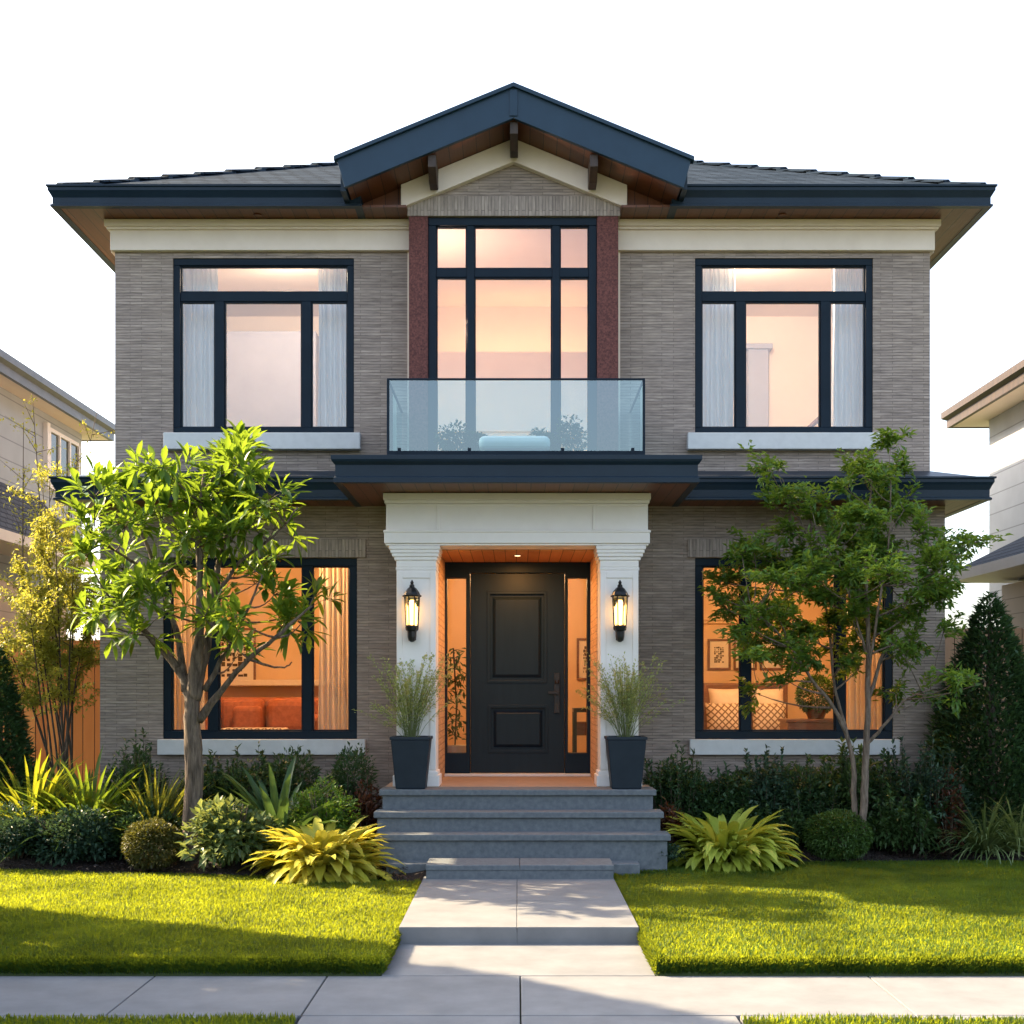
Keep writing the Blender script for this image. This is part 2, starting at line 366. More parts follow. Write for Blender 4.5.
M['walnut'] = rough_mat('walnut', (.14, .06, .03), (.22, .10, .05), scale=10, rough=.5, stretch=(1, 4, 4))
M['lavender'] = rough_mat('lavender_panel', (.36, .36, .43), (.40, .40, .47), scale=3, rough=.6, bmp=.03)
M['paper'] = rough_mat('print_paper', (.74, .66, .54), (.78, .70, .58), scale=4, rough=.8)
M['ink'] = rough_mat('ink', (.05, .03, .02), (.09, .05, .03), scale=30, rough=.8)
M['soil'] = rough_mat('bark_mulch', (.010, .007, .006), (.035, .022, .017), scale=45, rough=.95, bmp=1, fine=70, dist=.03)
M['turf'] = rough_mat('turf_soil', (.03, .045, .012), (.05, .075, .018), scale=30, rough=.95, bmp=.6, fine=90)
M['field'] = rough_mat('distant_ground', (.07, .09, .03), (.11, .11, .05), scale=.4, rough=.95)
M['asphalt'] = rough_mat('asphalt', (.04, .04, .042), (.06, .06, .062), scale=40, rough=.9, bmp=.4, fine=200)
M['fence'] = plank_mat('sunlit_cedar', (.72, .20, .03), (.88, .32, .06), axis=0, w=.14, rough=.6)  # cedar with strong sunlit orange put into its colour
M['fence_pale'] = plank_mat('weathered_fence', (.30, .17, .09), (.42, .25, .14), axis=0, w=.14, rough=.7)
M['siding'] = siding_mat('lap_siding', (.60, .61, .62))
M['siding_shaded'] = siding_mat('shaded_siding', (.36, .40, .44))  # pale siding, the shade on this flank put into its colour
M['slate'] = rough_mat('grey_gutter_metal', (.09, .10, .115), (.13, .14, .155), scale=6, rough=.45, bmp=.05)
M['siding_tan'] = siding_mat('tan_siding', (.52, .40, .31), w=.22)
M['bark'] = rough_mat('bark', (.035, .024, .017), (.20, .15, .11), scale=26, rough=.95, bmp=1, stretch=(1, 1, .16), dist=.03, fine=45)
M['bark_pale'] = rough_mat('pale_bark', (.07, .05, .036), (.26, .20, .155), scale=34, rough=.95, bmp=1, stretch=(1, 1, .2), dist=.02, fine=60)
M['twig'] = rough_mat('twig', (.035, .025, .016), (.075, .055, .035), scale=20, rough=.9)
M['amber'] = emit_mat('lantern_flame', (1, .60, .22), 1.9)
M['lamp'] = emit_mat('lamp_shade', (1, .78, .5), 2.0)

# ------------------------------------------------------------------ the setting
def flat(name, x0, x1, y0, y1, z, mat):
    o = np_mesh(name, [(x0, y0, z), (x1, y0, z), (x1, y1, z), (x0, y1, z)], quads=[(0, 1, 2, 3)], mat=mat); return tag(o, kind='structure')
g = flat('ground', -400, 400, -300, 700, -.06, M['field'])
flat('road', -200, 200, -9, 1.8, -.05, M['asphalt'])
WL, WR = -.835, .862
LZ, WZ = .09, .12         # lawn soil level, upper walk level
def bed_edge_left(x): return 11.42 + .62 * min(1, max(0, (-x - .8) / 3.6)) + .06 * math.sin(x * 2.1)
def bed_edge_right(x): return 12.05 + .64 * min(1, max(0, (x - .8) / 1.6)) ** .7 + .03 * math.sin(x * 1.7)

def slab(b, x0, x1, y0, y1, z0, z1, g=.004): b.box(x0 + g, x1 - g, y0 + g, y1 - g, z0, z1)
b = MB()
xs = [-14, -11.4, -8.9, -6.6, -4.4, -2.27, -1.19, .02, 2.2, 4.4, 6.6, 8.8, 11, 14]
for a, c in zip(xs, xs[1:]): slab(b, a, c, 7.1, 8.08, -.1, 0)
slab(b, -14, -1.205, 6.97, 7.104, -.1, -.0005); slab(b, 1.225, 14, 6.95, 7.104, -.1, -.0005)
tag(b.build('sidewalk', M['concrete'], bevel=.006), kind='structure')
b = MB(); slab(b, -1.19, .02, 4.2, 7.1, -.1, -.002); slab(b, .02, 1.21, 4.2, 7.1, -.1, -.002)
tag(b.build('driveway_apron', M['concrete'], bevel=.006), kind='structure')
b = MB(); slab(b, WL - .02, WR + .01, 8.08, 9.3, -.1, .001)
slab(b, WL, .0, 9.09, 10.25, -.1, WZ, .0015); slab(b, .0, WR, 9.09, 10.25, -.1, WZ, .0015); slab(b, WL, .0, 10.25, 11.6, -.1, WZ, .0015); slab(b, .0, WR, 10.25, 11.6, -.1, WZ, .0015)
b.box(WL + .003, WR - .003, 9.095, 9.2, .0, WZ - .035)
tag(b.build('garden_path', M['concrete'], bevel=.004), kind='structure')

def strip_sheet(name, xs, ylo, yhi, z, mat):
    V = []; Q = []
    for i, x in enumerate(xs):
        V += [(x, ylo(x), z), (x, yhi(x), z)]
        if i: Q.append((2 * i - 2, 2 * i, 2 * i + 1, 2 * i - 1))
    return tag(np_mesh(name, V, quads=Q, mat=mat), kind='structure')
xl = list(np.linspace(-14, WL - .01, 40)); xr = list(np.linspace(WR + .01, 14, 40))
def lawn_block(name, xs, ylo, yhi, top=LZ):
    b = MB(); pts = [(x, ylo(x)) for x in xs] + [(x, yhi(x)) for x in reversed(xs)]
    b.prism(pts, -.08, top, 'z'); return tag(b.build(name, M['turf'], bevel=.05 if top > .05 else 0, seg=4), kind='structure')
lawn_block('lawn', xl, lambda x: 8.1, bed_edge_left); lawn_block('lawn', xr, lambda x: 8.1, bed_edge_right)
lawn_block('verge', [-14, -8, -3, -1.20], lambda x: 4.2, lambda x: 6.97, .015); lawn_block('verge', [1.22, 3, 8, 14], lambda x: 4.2, lambda x: 6.95, .015)
b = MB()
for xs_, fe in ((list(np.linspace(-14, -.7, 50)), bed_edge_left), (list(np.linspace(.7, 14, 50)), bed_edge_right)):
    V = []; Q = []; ny = 14
    for i, x in enumerate(xs_):
        for j in range(ny):
            y = fe(x) - .02 + (16.5 - fe(x)) * (j / (ny - 1)) ** 1.3
            V.append((x, y, LZ + .01 + (.05 * math.sin(x * 3 + y * 2.3) + random.uniform(-.01, .02) + .10 * min(1, (y - fe(x)) / .7) if j else 0)))
    for i in range(len(xs_) - 1):
        for j in range(ny - 1): Q.append((i * ny + j, (i + 1) * ny + j, (i + 1) * ny + j + 1, i * ny + j + 1))
    b.add(V, Q)
tag(b.build('mulch_bed', M['soil'], smooth=True), kind='structure')

# ------------------------------------------------------------------ foliage builders
def unit(a): return a / np.maximum(np.linalg.norm(a, axis=-1, keepdims=True), 1e-9)
def rdirs(n, rng): return unit(rng.normal(size=(n, 3)))

def leaves(P, D, L, W, fold=.25, droop=.12, rng=RNG, up=(0, 0, 1), wide=.42):
    """folded leaf blades: base, two edges, tip; returns verts and tris"""
    n = len(P); D = unit(D); Uh = np.broadcast_to(np.array(up, float), (n, 3)) + rng.normal(scale=.35, size=(n, 3))
    S = unit(np.cross(D, Uh)); U = np.cross(S, D); L = np.broadcast_to(L, (n,))[:, None]; W = np.broadcast_to(W, (n,))[:, None]
    mid = P + D * L * wide; tip = P + D * L - np.array([0, 0, 1.]) * L * droop
    V = np.stack([P, mid + S * W * .5 + U * W * fold, tip, mid - S * W * .5 + U * W * fold], 1).reshape(-1, 3)
    k = np.arange(n)[:, None] * 4
    T = np.concatenate([k + [0, 1, 2], k + [0, 2, 3]], 1).reshape(-1, 3)
    return V, T

def straps(P, az, el, L, W, arch=1.2, seg=6, fold=.2, shape='strap', rng=RNG):
    """arching blades from P; el = start elevation, arch = how far they bend over (rad)"""
    n = len(P); t = np.linspace(0, 1, seg + 1)
    E = el[:, None] - arch[:, None] * t[None] ** 1.4 if hasattr(arch, '__len__') else el[:, None] - arch * t[None] ** 1.4
    h = np.stack([np.cos(az), np.sin(az), np.zeros(n)], 1); s = np.stack([-np.sin(az), np.cos(az), np.zeros(n)], 1)
    ds = (L / seg)[:, None]
    rad = np.concatenate([np.zeros((n, 1)), np.cumsum(np.cos(E[:, :-1]) * ds, 1)], 1); zz = np.concatenate([np.zeros((n, 1)), np.cumsum(np.sin(E[:, :-1]) * ds, 1)], 1)
    C = P[:, None] + h[:, None] * rad[..., None] + np.array([0, 0, 1.]) * zz[..., None]
    if shape == 'strap': w = np.minimum(1, .45 + t * 2) * np.sqrt(np.clip(1 - t, 0, 1)) ** .8
    else: w = np.where(t < .22, .14, np.sin(np.pi * np.clip((t - .18) / .82, 0, 1)) ** .75)   # stalked oval leaf
    w = np.maximum(w, .02)
    hw = W[:, None] * w[None] * .5
    nrm = np.stack([-np.sin(E)[..., None] * h[:, None] + np.cos(E)[..., None] * np.array([0, 0, 1.])], 0)[0]
    A = C + s[:, None] * hw[..., None] + nrm * hw[..., None] * fold * 2; B = C - s[:, None] * hw[..., None] + nrm * hw[..., None] * fold * 2
    V = np.stack([A, C, B], 2).reshape(-1, 3); m = (seg + 1) * 3
    q = []
    for j in range(seg):
        a = j * 3; q += [[a, a + 1, a + 4, a + 3], [a + 1, a + 2, a + 5, a + 4]]
    Q = (np.arange(n)[:, None, None] * m + np.array(q)[None]).reshape(-1, 4)
    return V, Q

def lumps(c, rad, n, rng, k=14, lo=.35, flat_bottom=True):
    """points and outward directions on an uneven clump made of k lumps inside an ellipsoid"""
    rad = np.array(rad); cen = rdirs(k, rng) * (rng.random((k, 1)) ** .5) * .62
    rr = rng.uniform(.30, .52, k)
    i = rng.integers(0, k, n); d = rdirs(n, rng); r = rr[i] * (lo + (1 - lo) * rng.random(n) ** .4)
    q = cen[i] + d * r[:, None]
    if flat_bottom: q[:, 2] = np.maximum(q[:, 2], -.85 + .1 * rng.random(n))
    out = unit(d * .8 + unit(q) * .7)
    return np.array(c) + q * rad, out

LEAFM = {}
def lm(key, c1, c2, **kw):
    if key not in LEAFM: LEAFM[key] = leaf_mat('leaf_' + key, c1, c2, **kw)
    return LEAFM[key]
DARK = lm('dark', (.020, .052, .024), (.055, .115, .044), trans=.25, spec=.3)
BLUE = lm('blue', (.022, .054, .036), (.058, .112, .066), trans=.2, spec=.3)
MID = lm('mid', (.034, .08, .018), (.08, .155, .034), trans=.3)
MIDD = lm('middark', (.03, .07, .024), (.075, .14, .045), trans=.28)
OLIVE = lm('olive', (.05, .06, .016), (.10, .11, .03), trans=.3)
LIME = lm('lime', (.28, .36, .04), (.48, .56, .10), trans=.4, tcol=(.62, .56, .05))
GOLD = lm('gold', (.36, .37, .03), (.54, .53, .10), trans=.42, tcol=(.75, .6, .06))
BRIGHT = lm('bright', (.034, .10, .012), (.09, .18, .022), trans=.4, tcol=(.36, .49, .03))
TREE2 = lm('treetwo', (.036, .10, .020), (.095, .20, .036), trans=.42, tcol=(.36, .48, .04))
BAMB = lm('willow', (.18, .20, .025), (.34, .36, .05), trans=.45, tcol=(.60, .54, .07))
VARI = lm('variegated', (.045, .10, .03), (.20, .26, .11), trans=.3)
GRASSM = lm('turf', (.010, .050, .012), (.026, .090, .017), trans=.46, tcol=(.60, .67, .02), rough=.6, spec=.2)
def patchy(m, lo=.62, hi=1.25):
    t = m.node_tree; tl = next(n for n in t.nodes if n.type == 'BSDF_TRANSLUCENT'); p = t.nodes['Principled BSDF']
    c = N(t, 'ShaderNodeTexCoord'); n = N(t, 'ShaderNodeTexNoise', Scale=1.7, Detail=5.0, Roughness=.65); t.links.new(c.outputs['Object'], n.inputs['Vector'])
    r = ramp(t, n.outputs['Fac'], [(.32, (lo * .95, lo, lo)), (.68, (hi * 1.06, hi, hi))])
    for sock in (p.inputs['Base Color'], tl.inputs['Color']):
        src = sock.links[0].from_socket; mx = N(t, 'ShaderNodeMix', data_type='RGBA', blend_type='MULTIPLY'); mx.inputs[0].default_value = 1
        t.links.new(src, mx.inputs[6]); t.links.new(r, mx.inputs[7]); t.links.new(mx.outputs[2], sock)
patchy(GRASSM)
PALE = lm('pale', (.17, .24, .09), (.34, .42, .19), trans=.35)
RED = lm('russet', (.05, .018, .012), (.12, .045, .02), trans=.25)

def shrub(name, label, cat, px, py_base, d, w, h, mat, n=1600, leaf=(.055, .024), k=14, seed=1, group=None, spiky=.35, stem=True):
    """an uneven leafy shrub: many small leaves on lumps, thin stems inside"""
    rng = np.random.default_rng(seed); x = X(px, d); z0 = LZ + .05
    t = thing(name, label, cat, (x, d, z0), group)
    P, O = lumps((x, d, z0 + h * .5), (w * .62, w * .55, h * .58), n, rng, k)
    P[:, 2] = np.maximum(P[:, 2], z0 - .02)
    D = O + rng.normal(scale=.5, size=P.shape) + np.array([0, 0, spiky])
    V, T = leaves(P, D, rng.uniform(.6, 1.25, n) * leaf[0], rng.uniform(.7, 1.2, n) * leaf[1], rng=rng)
    np_mesh('foliage', V, T, mat=mat, parent=t)
    if stem:
        b = MB()
        for q in range(9):
            a = rng.uniform(0, 6.28); r = rng.uniform(.1, .42) * w
            b.tube([(x, d, z0 - .05), (x + r * .5 * math.cos(a), d + r * .5 * math.sin(a), z0 + h * .4), (x + r * math.cos(a), d + r * math.sin(a), z0 + h * .85)], [.010, .007, .003], 5)
        b.build('stem', M['twig'], t, smooth=True)
    return t

def sprig_shrub(name, label, cat, px, d, w, h, mat, n=26, seed=1, leaf=(.07, .026), per=34, group=None, lean=.55):
    """upright branching shrub: separate sprigs with leaves along them, so the outline is feathery"""
    rng = np.random.default_rng(seed); x = X(px, d); z0 = LZ + .05
    t = thing(name, label, cat, (x, d, z0), group); b = MB(); Ps = []; Ds = []
    for q in range(n):
        a = rng.uniform(0, 6.28); r = w * .5 * rng.random() ** .6; hh = h * rng.uniform(.55, 1.0) * (1 - .25 * (r / (w * .5)) ** 2)
        p0 = np.array([x + r * .25 * math.cos(a), d + r * .25 * math.sin(a), z0]); p2 = np.array([x + r * math.cos(a), d + r * math.sin(a), z0 + hh]); p1 = (p0 + p2) / 2 + np.array([lean * .1 * math.cos(a), lean * .1 * math.sin(a), .0])
        b.tube([p0, p1, p2], [.008, .006, .002], 4)
        tt = rng.uniform(.15, 1.02, per)[:, None]; c = (1 - tt) ** 2 * p0 + 2 * tt * (1 - tt) * p1 + tt ** 2 * p2
        ax = unit(p2 - p0); dd = rdirs(per, rng) + ax * .9
        Ps.append(c); Ds.append(dd)
    Pb, Ob = lumps((x, d, z0 + h * .43), (w * .66, w * .52, h * .50), int(n * per * 1.3), rng, 16); Pb[:, 2] = np.maximum(Pb[:, 2], z0)
    P = np.concatenate(Ps + [Pb]); D = np.concatenate(Ds + [Ob + rng.normal(scale=.5, size=Pb.shape) + [0, 0, .3]])
    V, T = leaves(P, D, rng.uniform(.6, 1.25, len(P)) * leaf[0], rng.uniform(.7, 1.2, len(P)) * leaf[1], rng=rng)
    np_mesh('foliage', V, T, mat=mat, parent=t); b.build('stem', M['twig'], t, smooth=True); return t

def ball(name, label, cat, px, d, r, mat, n=8000, seed=3, squash=.85):
    rng = np.random.default_rng(seed); x = X(px, d); z0 = LZ + .06; t = thing(name, label, cat, (x, d, z0))
    o = rdirs(n, rng); rr = r * (.62 + .38 * rng.random((n, 1)) ** .5) * (1 + .05 * np.sin(o[:, :1] * 7 + o[:, 1:2] * 5))
    P = np.array([x, d, z0 + r * squash * .86]) + o * rr * np.array([1, 1, squash]); P[:, 2] = np.maximum(P[:, 2], z0)
    V, T = leaves(P, o + rng.normal(scale=.6, size=o.shape), rng.uniform(.02, .045, n), rng.uniform(.010, .02, n), rng=rng)
    np_mesh('foliage', V, T, mat=mat, parent=t)
    b = MB()
    for q in range(7): b.tube([(x, d, z0 - .05), (x + r * .4 * math.cos(q * .9), d + r * .4 * math.sin(q * .9), z0 + r * .8)], [.012, .005], 5)
    b.build('stem', M['twig'], t, smooth=True); return t

def rosette(name, label, cat, px, d, n, L, W, mat, seed=1, el=(.3, 1.35), arch=(.6, 1.3), shape='strap', group=None, spread=.06, z0=None, fold=.2):
    """blades fanning from one crown: agave, hosta, spiky grasses"""
    rng = np.random.default_rng(seed); x = X(px, d); z0 = LZ + .05 if z0 is None else z0
    t = tag(np_rosette(name, x, d, z0, n, L, W, mat, rng, el, arch, shape, spread, fold), label, cat, group); return t
def np_rosette(name, x, y, z0, n, L, W, mat, rng, el, arch, shape, spread, fold=.2, parent=None):
    az = rng.uniform(0, 2 * np.pi, n); e = rng.uniform(el[0], el[1], n); ar = rng.uniform(arch[0], arch[1], n)
    P = np.stack([x + np.cos(az) * spread * rng.random(n), y + np.sin(az) * spread * rng.random(n), np.full(n, z0)], 1)
    V, Q = straps(P, az, e, rng.uniform(.6, 1.1, n) * L, rng.uniform(.75, 1.15, n) * W, ar, 7, fold, shape, rng)
    return np_mesh(name, V, quads=Q, mat=mat, parent=parent, origin=None if parent else (x, y, z0), smooth=True)

# ------------------------------------------------------------------ the house
house = thing('house', 'two storey taupe brick house with navy roof trim and a gabled glass bay', 'house', (0, 14, .1))
DW, DL = 14.0, 13.9
UX0, UX1 = X(115, DW), X(930, DW); LX0, LX1 = X(100, DL), X(945, DL)
def rect(px0, px1, py0, py1, d): return (X(px0, d), X(px1, d), Z(py1, d), Z(py0, d))
WIN_UL = rect(173, 354, 258, 434, DW); WIN_UR = rect(695, 873, 258, 434, DW)
WIN_LL = rect(163, 357, 558, 739, DL); WIN_LR = rect(695, 893, 558, 739, DL)
ZPORCH = .823
b = MB(); b.wall(UX0, UX1, 3.9, 6.9, DW, DW + .28, [WIN_UL, WIN_UR, (-1.1, 1.03, 3.9, 6.9)])
b.box(UX0, UX0 + .25, DW + .28, 22.5, 3.9, 6.9); b.box(UX1 - .25, UX1, DW + .28, 22.5, 3.9, 6.9); b.box(UX0, UX1, 22.5, 22.75, 3.9, 6.9)
b.build('upper_wall', M['brick'], house)
b = MB(); b.wall(LX0, LX1, -.05, 3.9, DL, DL + .28, [WIN_LL, WIN_LR, (-1.1, 1.12, -.05, 3.3)])
b.box(LX0, LX0 + .25, DL + .28, 22.6, -.05, 3.9); b.box(LX1 - .25, LX1, DL + .28, 22.6, -.05, 3.9); b.box(LX0, LX1, 22.6, 22.85, -.05, 3.9)
b.build('lower_wall', M['brick'], house)

# --- main roof, eaves, gutters
EX0, EX1, EY, EZ0, EZ1 = X(51, 13.55), X(992, 13.55), 13.55, 6.874, 7.085
YB = 23.2; xm = (EX0 + EX1) / 2; hw = (EX1 - EX0) / 2; ym = EY + hw; pit = .5; ZT = EZ1 + hw * pit; yb2 = max(YB - hw, ym)
NX0, NX1 = -1.66, 1.64
b = MB()
nz = lambda y: EZ1 + pit * (y - EY)
b.add([(EX0, EY, EZ1), (NX0, EY, EZ1), (NX0, EY + .7, nz(EY + .7)), (NX1, EY + .7, nz(EY + .7)), (NX1, EY, EZ1), (EX1, EY, EZ1), (xm, ym, ZT)], [(0, 1, 2, 6), (2, 3, 6), (3, 4, 5, 6)])
b.add([(EX0, EY, EZ1), (xm, ym, ZT), (xm, yb2, ZT), (EX0, YB, EZ1)], [(0, 1, 2, 3)]); b.add([(EX1, EY, EZ1), (EX1, YB, EZ1), (xm, yb2, ZT), (xm, ym, ZT)], [(0, 1, 2, 3)])
b.add([(EX0, YB, EZ1), (xm, yb2, ZT), (EX1, YB, EZ1)], [(0, 1, 2)])
roof = b.build('roof', M['shingle'], house)
b = MB()
for sx, ex in ((1, EX0), (-1, EX1)):      # overlapping cap shingles up both front hips
    for k in range(17):
        t0 = .05 + k * .29; t1 = t0 + .33
        def hp(t, off, lift): return (ex + sx * (t - off), EY + t + off, EZ1 + pit * t + lift)
        v = []
        for t, lf in ((t0, .045), (t1, .018)):
            v += [(ex + sx * (t - .09), EY + t + .09, EZ1 + pit * t - .045 + lf), (ex + sx * t, EY + t, EZ1 + pit * t + lf), (ex + sx * (t + .09), EY + t - .09, EZ1 + pit * t - .045 + lf)]
        v += [(p[0], p[1], p[2] - .02) for p in v]
        b.add(v, [(0, 1, 4, 3), (1, 2, 5, 4), (0, 6, 7, 1), (1, 7, 8, 2), (0, 3, 9, 6), (2, 8, 11, 5), (6, 9, 10, 7), (7, 10, 11, 8), (3, 4, 10, 9), (4, 5, 11, 10)])
b.build('hip_cap', M['shingle'], roof)
GUT = lambda z0, z1: [(0, z0), (.03, z0), (.03, z0 + .02), (.012, z0 + .03), (.012, z0 + (z1 - z0) * .45), (.035, z1 - .075), (.05, z1 - .05), (.05, z1 - .018), (.065, z1 - .012), (.065, z1 + .006), (-.05, z1 + .006), (-.05, z0)]
g_ = GUT(EZ0, EZ1)
MB().sweep([(EX0 + .03, YB), (EX0 + .03, EY), (NX0, EY), (NX0, EY + .5)], g_).build('gutter', M['navy'], roof); MB().sweep([(NX1, EY + .5), (NX1, EY), (EX1 - .03, EY), (EX1 - .03, YB)], g_).build('gutter', M['navy'], roof)
for x0, x1, w0, w1 in ((EX0 + .06, -1.165, EX0 + .06, UX0 + .05), (1.10, EX1 - .06, UX1 - .05, EX1 - .06)):
    MB().box(x0, x1, EY + .02, DW + .05, EZ0 + .005, EZ0 + .03).box(w0, w1, DW + .05, YB, EZ0 + .005, EZ0 + .03).build('soffit', M['soffit'], roof)
for px, e in ((257, 0), (783, 0)):
    b = MB(); b.lathe(X(px, 13.75), 13.78, [(.045, EZ0 - .008), (.045, EZ0 + .01)], 14); b.build('soffit_light', M['soffit'], roof)

# --- gable over the bay
GF, xc, gs = 13.17, X(513.5, 13.17), .41
gt = lambda x, z: z - gs * abs(x - xc)
GX0, GX1 = X(337, GF), X(691, GF)
def chev(x0, x1, zt, zb, cut=0): return [(x0, gt(x0, zt)), (xc, zt), (x1, gt(x1, zt)), (x1 - cut, gt(x1 - cut, zb)), (xc, zb), (x0 + cut, gt(x0 + cut, zb))]
gable = MB().prism(chev(GX0 + .02, GX1 - .02, 7.972, 7.90), GF + .02, 15.7).build('gable_roof', M['shingle'], house)
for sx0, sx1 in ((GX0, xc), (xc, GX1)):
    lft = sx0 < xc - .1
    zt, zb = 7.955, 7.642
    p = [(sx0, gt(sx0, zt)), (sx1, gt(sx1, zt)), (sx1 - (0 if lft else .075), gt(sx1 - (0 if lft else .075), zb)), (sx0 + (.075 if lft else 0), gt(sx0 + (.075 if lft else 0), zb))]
    MB().prism(p, GF, GF + .05).build('barge_board', M['navy_lit'], gable, bevel=.004)
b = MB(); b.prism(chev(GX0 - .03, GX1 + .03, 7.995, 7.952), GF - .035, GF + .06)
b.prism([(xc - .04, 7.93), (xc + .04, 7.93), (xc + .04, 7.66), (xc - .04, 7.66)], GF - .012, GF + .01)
b.build('drip_edge', M['navy_lit'], gable, bevel=.003)
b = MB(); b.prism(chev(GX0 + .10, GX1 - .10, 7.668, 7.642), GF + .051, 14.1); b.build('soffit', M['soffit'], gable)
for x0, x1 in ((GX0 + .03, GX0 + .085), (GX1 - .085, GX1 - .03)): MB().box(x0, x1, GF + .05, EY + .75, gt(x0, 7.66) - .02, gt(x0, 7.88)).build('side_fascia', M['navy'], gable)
BF = 13.70
b = MB(); zsf = 7.641
b.prism([(-1.64, 6.905), (-1.165, 6.905), (-1.165, gt(-1.165, zsf)), (-1.64, gt(-1.64, zsf))], 13.74, 13.78); b.build('gable_backing', M['soffit'], gable); b = MB()
b.prism([(1.10, 6.905), (1.62, 6.905), (1.62, gt(1.62, zsf)), (1.10, gt(1.10, zsf))], 13.74, 13.78)
b.build('gable_backing', M['soffit'], gable)
T0, T1 = X(401, 13.66), X(627, 13.66)
b = MB(); b.prism(chev(T0, T1, zsf - .004, zsf - .25), 13.64, 13.735); b.build('rake_trim', M['cream'], gable, bevel=.005)
b = MB(); b.prism([(-1.155, 7.045), (1.09, 7.045), (1.09, gt(1.09, zsf) - .004), (xc, zsf - .004), (-1.155, gt(-1.155, zsf) - .004)], 13.725, 14.2)
b.build('gable_wall', M['brick'], gable)
MB().box(-1.165, 1.10, BF - .005, 14.0, 6.835, 7.045).build('soldier_course', M['soldier'], gable, bevel=.004)
for px in (433, 514, 593):                     # three timber outriggers under the gable soffit
    x = X(px, 13.4); zt = gt(x, 7.64)
    b = MB(); b.prism([(GF + .06, zt - .005), (13.64, zt - .005), (13.64, zt - .20), (13.58, zt - .235), (13.40, zt - .235), (GF + .06, zt - .13)], x - .042, x + .042, 'x'); b.build('bracket', M['beam'], gable, bevel=.006)

# --- bay: pilasters and tall window
BX = rect(428, 597, 217, 470, 13.72)
for x0, x1 in ((-1.15, BX[0]), (BX[1], 1.078)): MB().box(x0, x1, BF, 14.02, 4.0, 6.833).build('pilaster', M['burgundy'], house, bevel=.006)

def window(name, r, y, fr, vs, hs, sill=None, lintel=None, lab=None, depth=.10, panes=None):
    """frame bars in an opening r; vs/hs = mullion and transom centres as (pos, half width, lo, hi); panes = list of rects"""
    x0, x1, z0, z1 = r
    b = MB(); b.box(x0, x1, y, y + depth, z1 - fr, z1); b.box(x0, x1, y, y + depth, z0, z0 + fr); b.box(x0, x0 + fr, y, y + depth, z0 + fr, z1 - fr); b.box(x1 - fr, x1, y, y + depth, z0 + fr, z1 - fr)
    w = b.build(name, M['frame'], house, bevel=.006)
    if lab: w['label'] = lab
    for (c, h, lo, hi) in hs: MB().box(lo, hi, y + .012, y + depth - .01, c - h, c + h).build('transom', M['frame'], w, bevel=.005)
    for (c, h, lo, hi) in vs: MB().box(c - h, c + h, y + .006, y + depth - .006, lo, hi).build('mullion', M['frame'], w, bevel=.005)
    for (a, c, e, f) in panes:              # slim sash round every pane
        b = MB(); t = .015; yy = y + .025
        b.box(a, c, yy, yy + .045, f - t, f); b.box(a, c, yy, yy + .045, e, e + t); b.box(a, a + t, yy, yy + .045, e + t, f - t); b.box(c - t, c, yy, yy + .045, e + t, f - t)
        b.build('sash', M['frame'], w, bevel=.003)
    for (a, c, e, f) in panes:
        yy = y + .048; gm = M['glass_up'] if z0 > 3.9 else M['glass']; np_mesh('pane', [(a + .01, yy, e + .01), (c - .01, yy, e + .01), (c - .01, yy, f - .01), (a + .01, yy, f - .01)], quads=[(0, 1, 2, 3)], mat=gm, parent=w)
    if sill: MB().box(*sill).build('sill', M['sill'], w, bevel=.008)
    if lintel: MB().box(*lintel).build('lintel', M['soldier'], w, bevel=.005)
    return w
def up_window(r, px, sp):
    x0, x1, z0, z1 = r; d = DW; f = .075; zt = Z(296, d); zh = .05; m1, m2 = X(px[0], d), X(px[1], d); mh = .05
    return window('window', r, DW + .015, f, [(m1, mh, z0 + f, zt - zh), (m2, mh, z0 + f, zt - zh)], [(zt, zh, x0 + f, x1 - f)],
        sill=(X(sp[0], 13.9), X(sp[1], 13.9), 13.9, DW + .1, Z(449, 13.9), z0 - .002),
        panes=[(x0 + f, x1 - f, zt + zh, z1 - f), (x0 + f, m1 - mh, z0 + f, zt - zh), (m1 + mh, m2 - mh, z0 + f, zt - zh), (m2 + mh, x1 - f, z0 + f, zt - zh)])
up_window(WIN_UL, (219, 306), (163, 360)); up_window(WIN_UR, (741, 826), (688, 880))
def low_window(r, px, sp, lp):
    x0, x1, z0, z1 = r; d = DL; f = .085; m1, m2 = X(px[0], d), X(px[1], d); mh = .052
    return window('window', r, DL + .015, f, [(m1, mh, z0 + f, z1 - f), (m2, mh, z0 + f, z1 - f)], [],
        sill=(X(sp[0], 13.8), X(sp[1], 13.8), 13.8, DL + .1, Z(755, 13.8), z0 - .002),
        lintel=(X(lp[0], 13.87), X(lp[1], 13.87), 13.87, DL + .05, z1 + .004, Z(539, 13.87)),
        panes=[(x0 + f, m1 - mh, z0 + f, z1 - f), (m1 + mh, m2 - mh, z0 + f, z1 - f), (m2 + mh, x1 - f, z0 + f, z1 - f)])
low_window(WIN_LL, (213, 307), (157, 365), (157, 366)); low_window(WIN_LR, (746, 841), (690, 900), (688, 899))
x0, x1, z0, z1 = BX; z0 = 4.1; BX = (x0, x1, z0, z1); d = 13.72; m1, m2 = X(470.5, d), X(556, d); zt = Z(272, d); f = .085; mh = .04
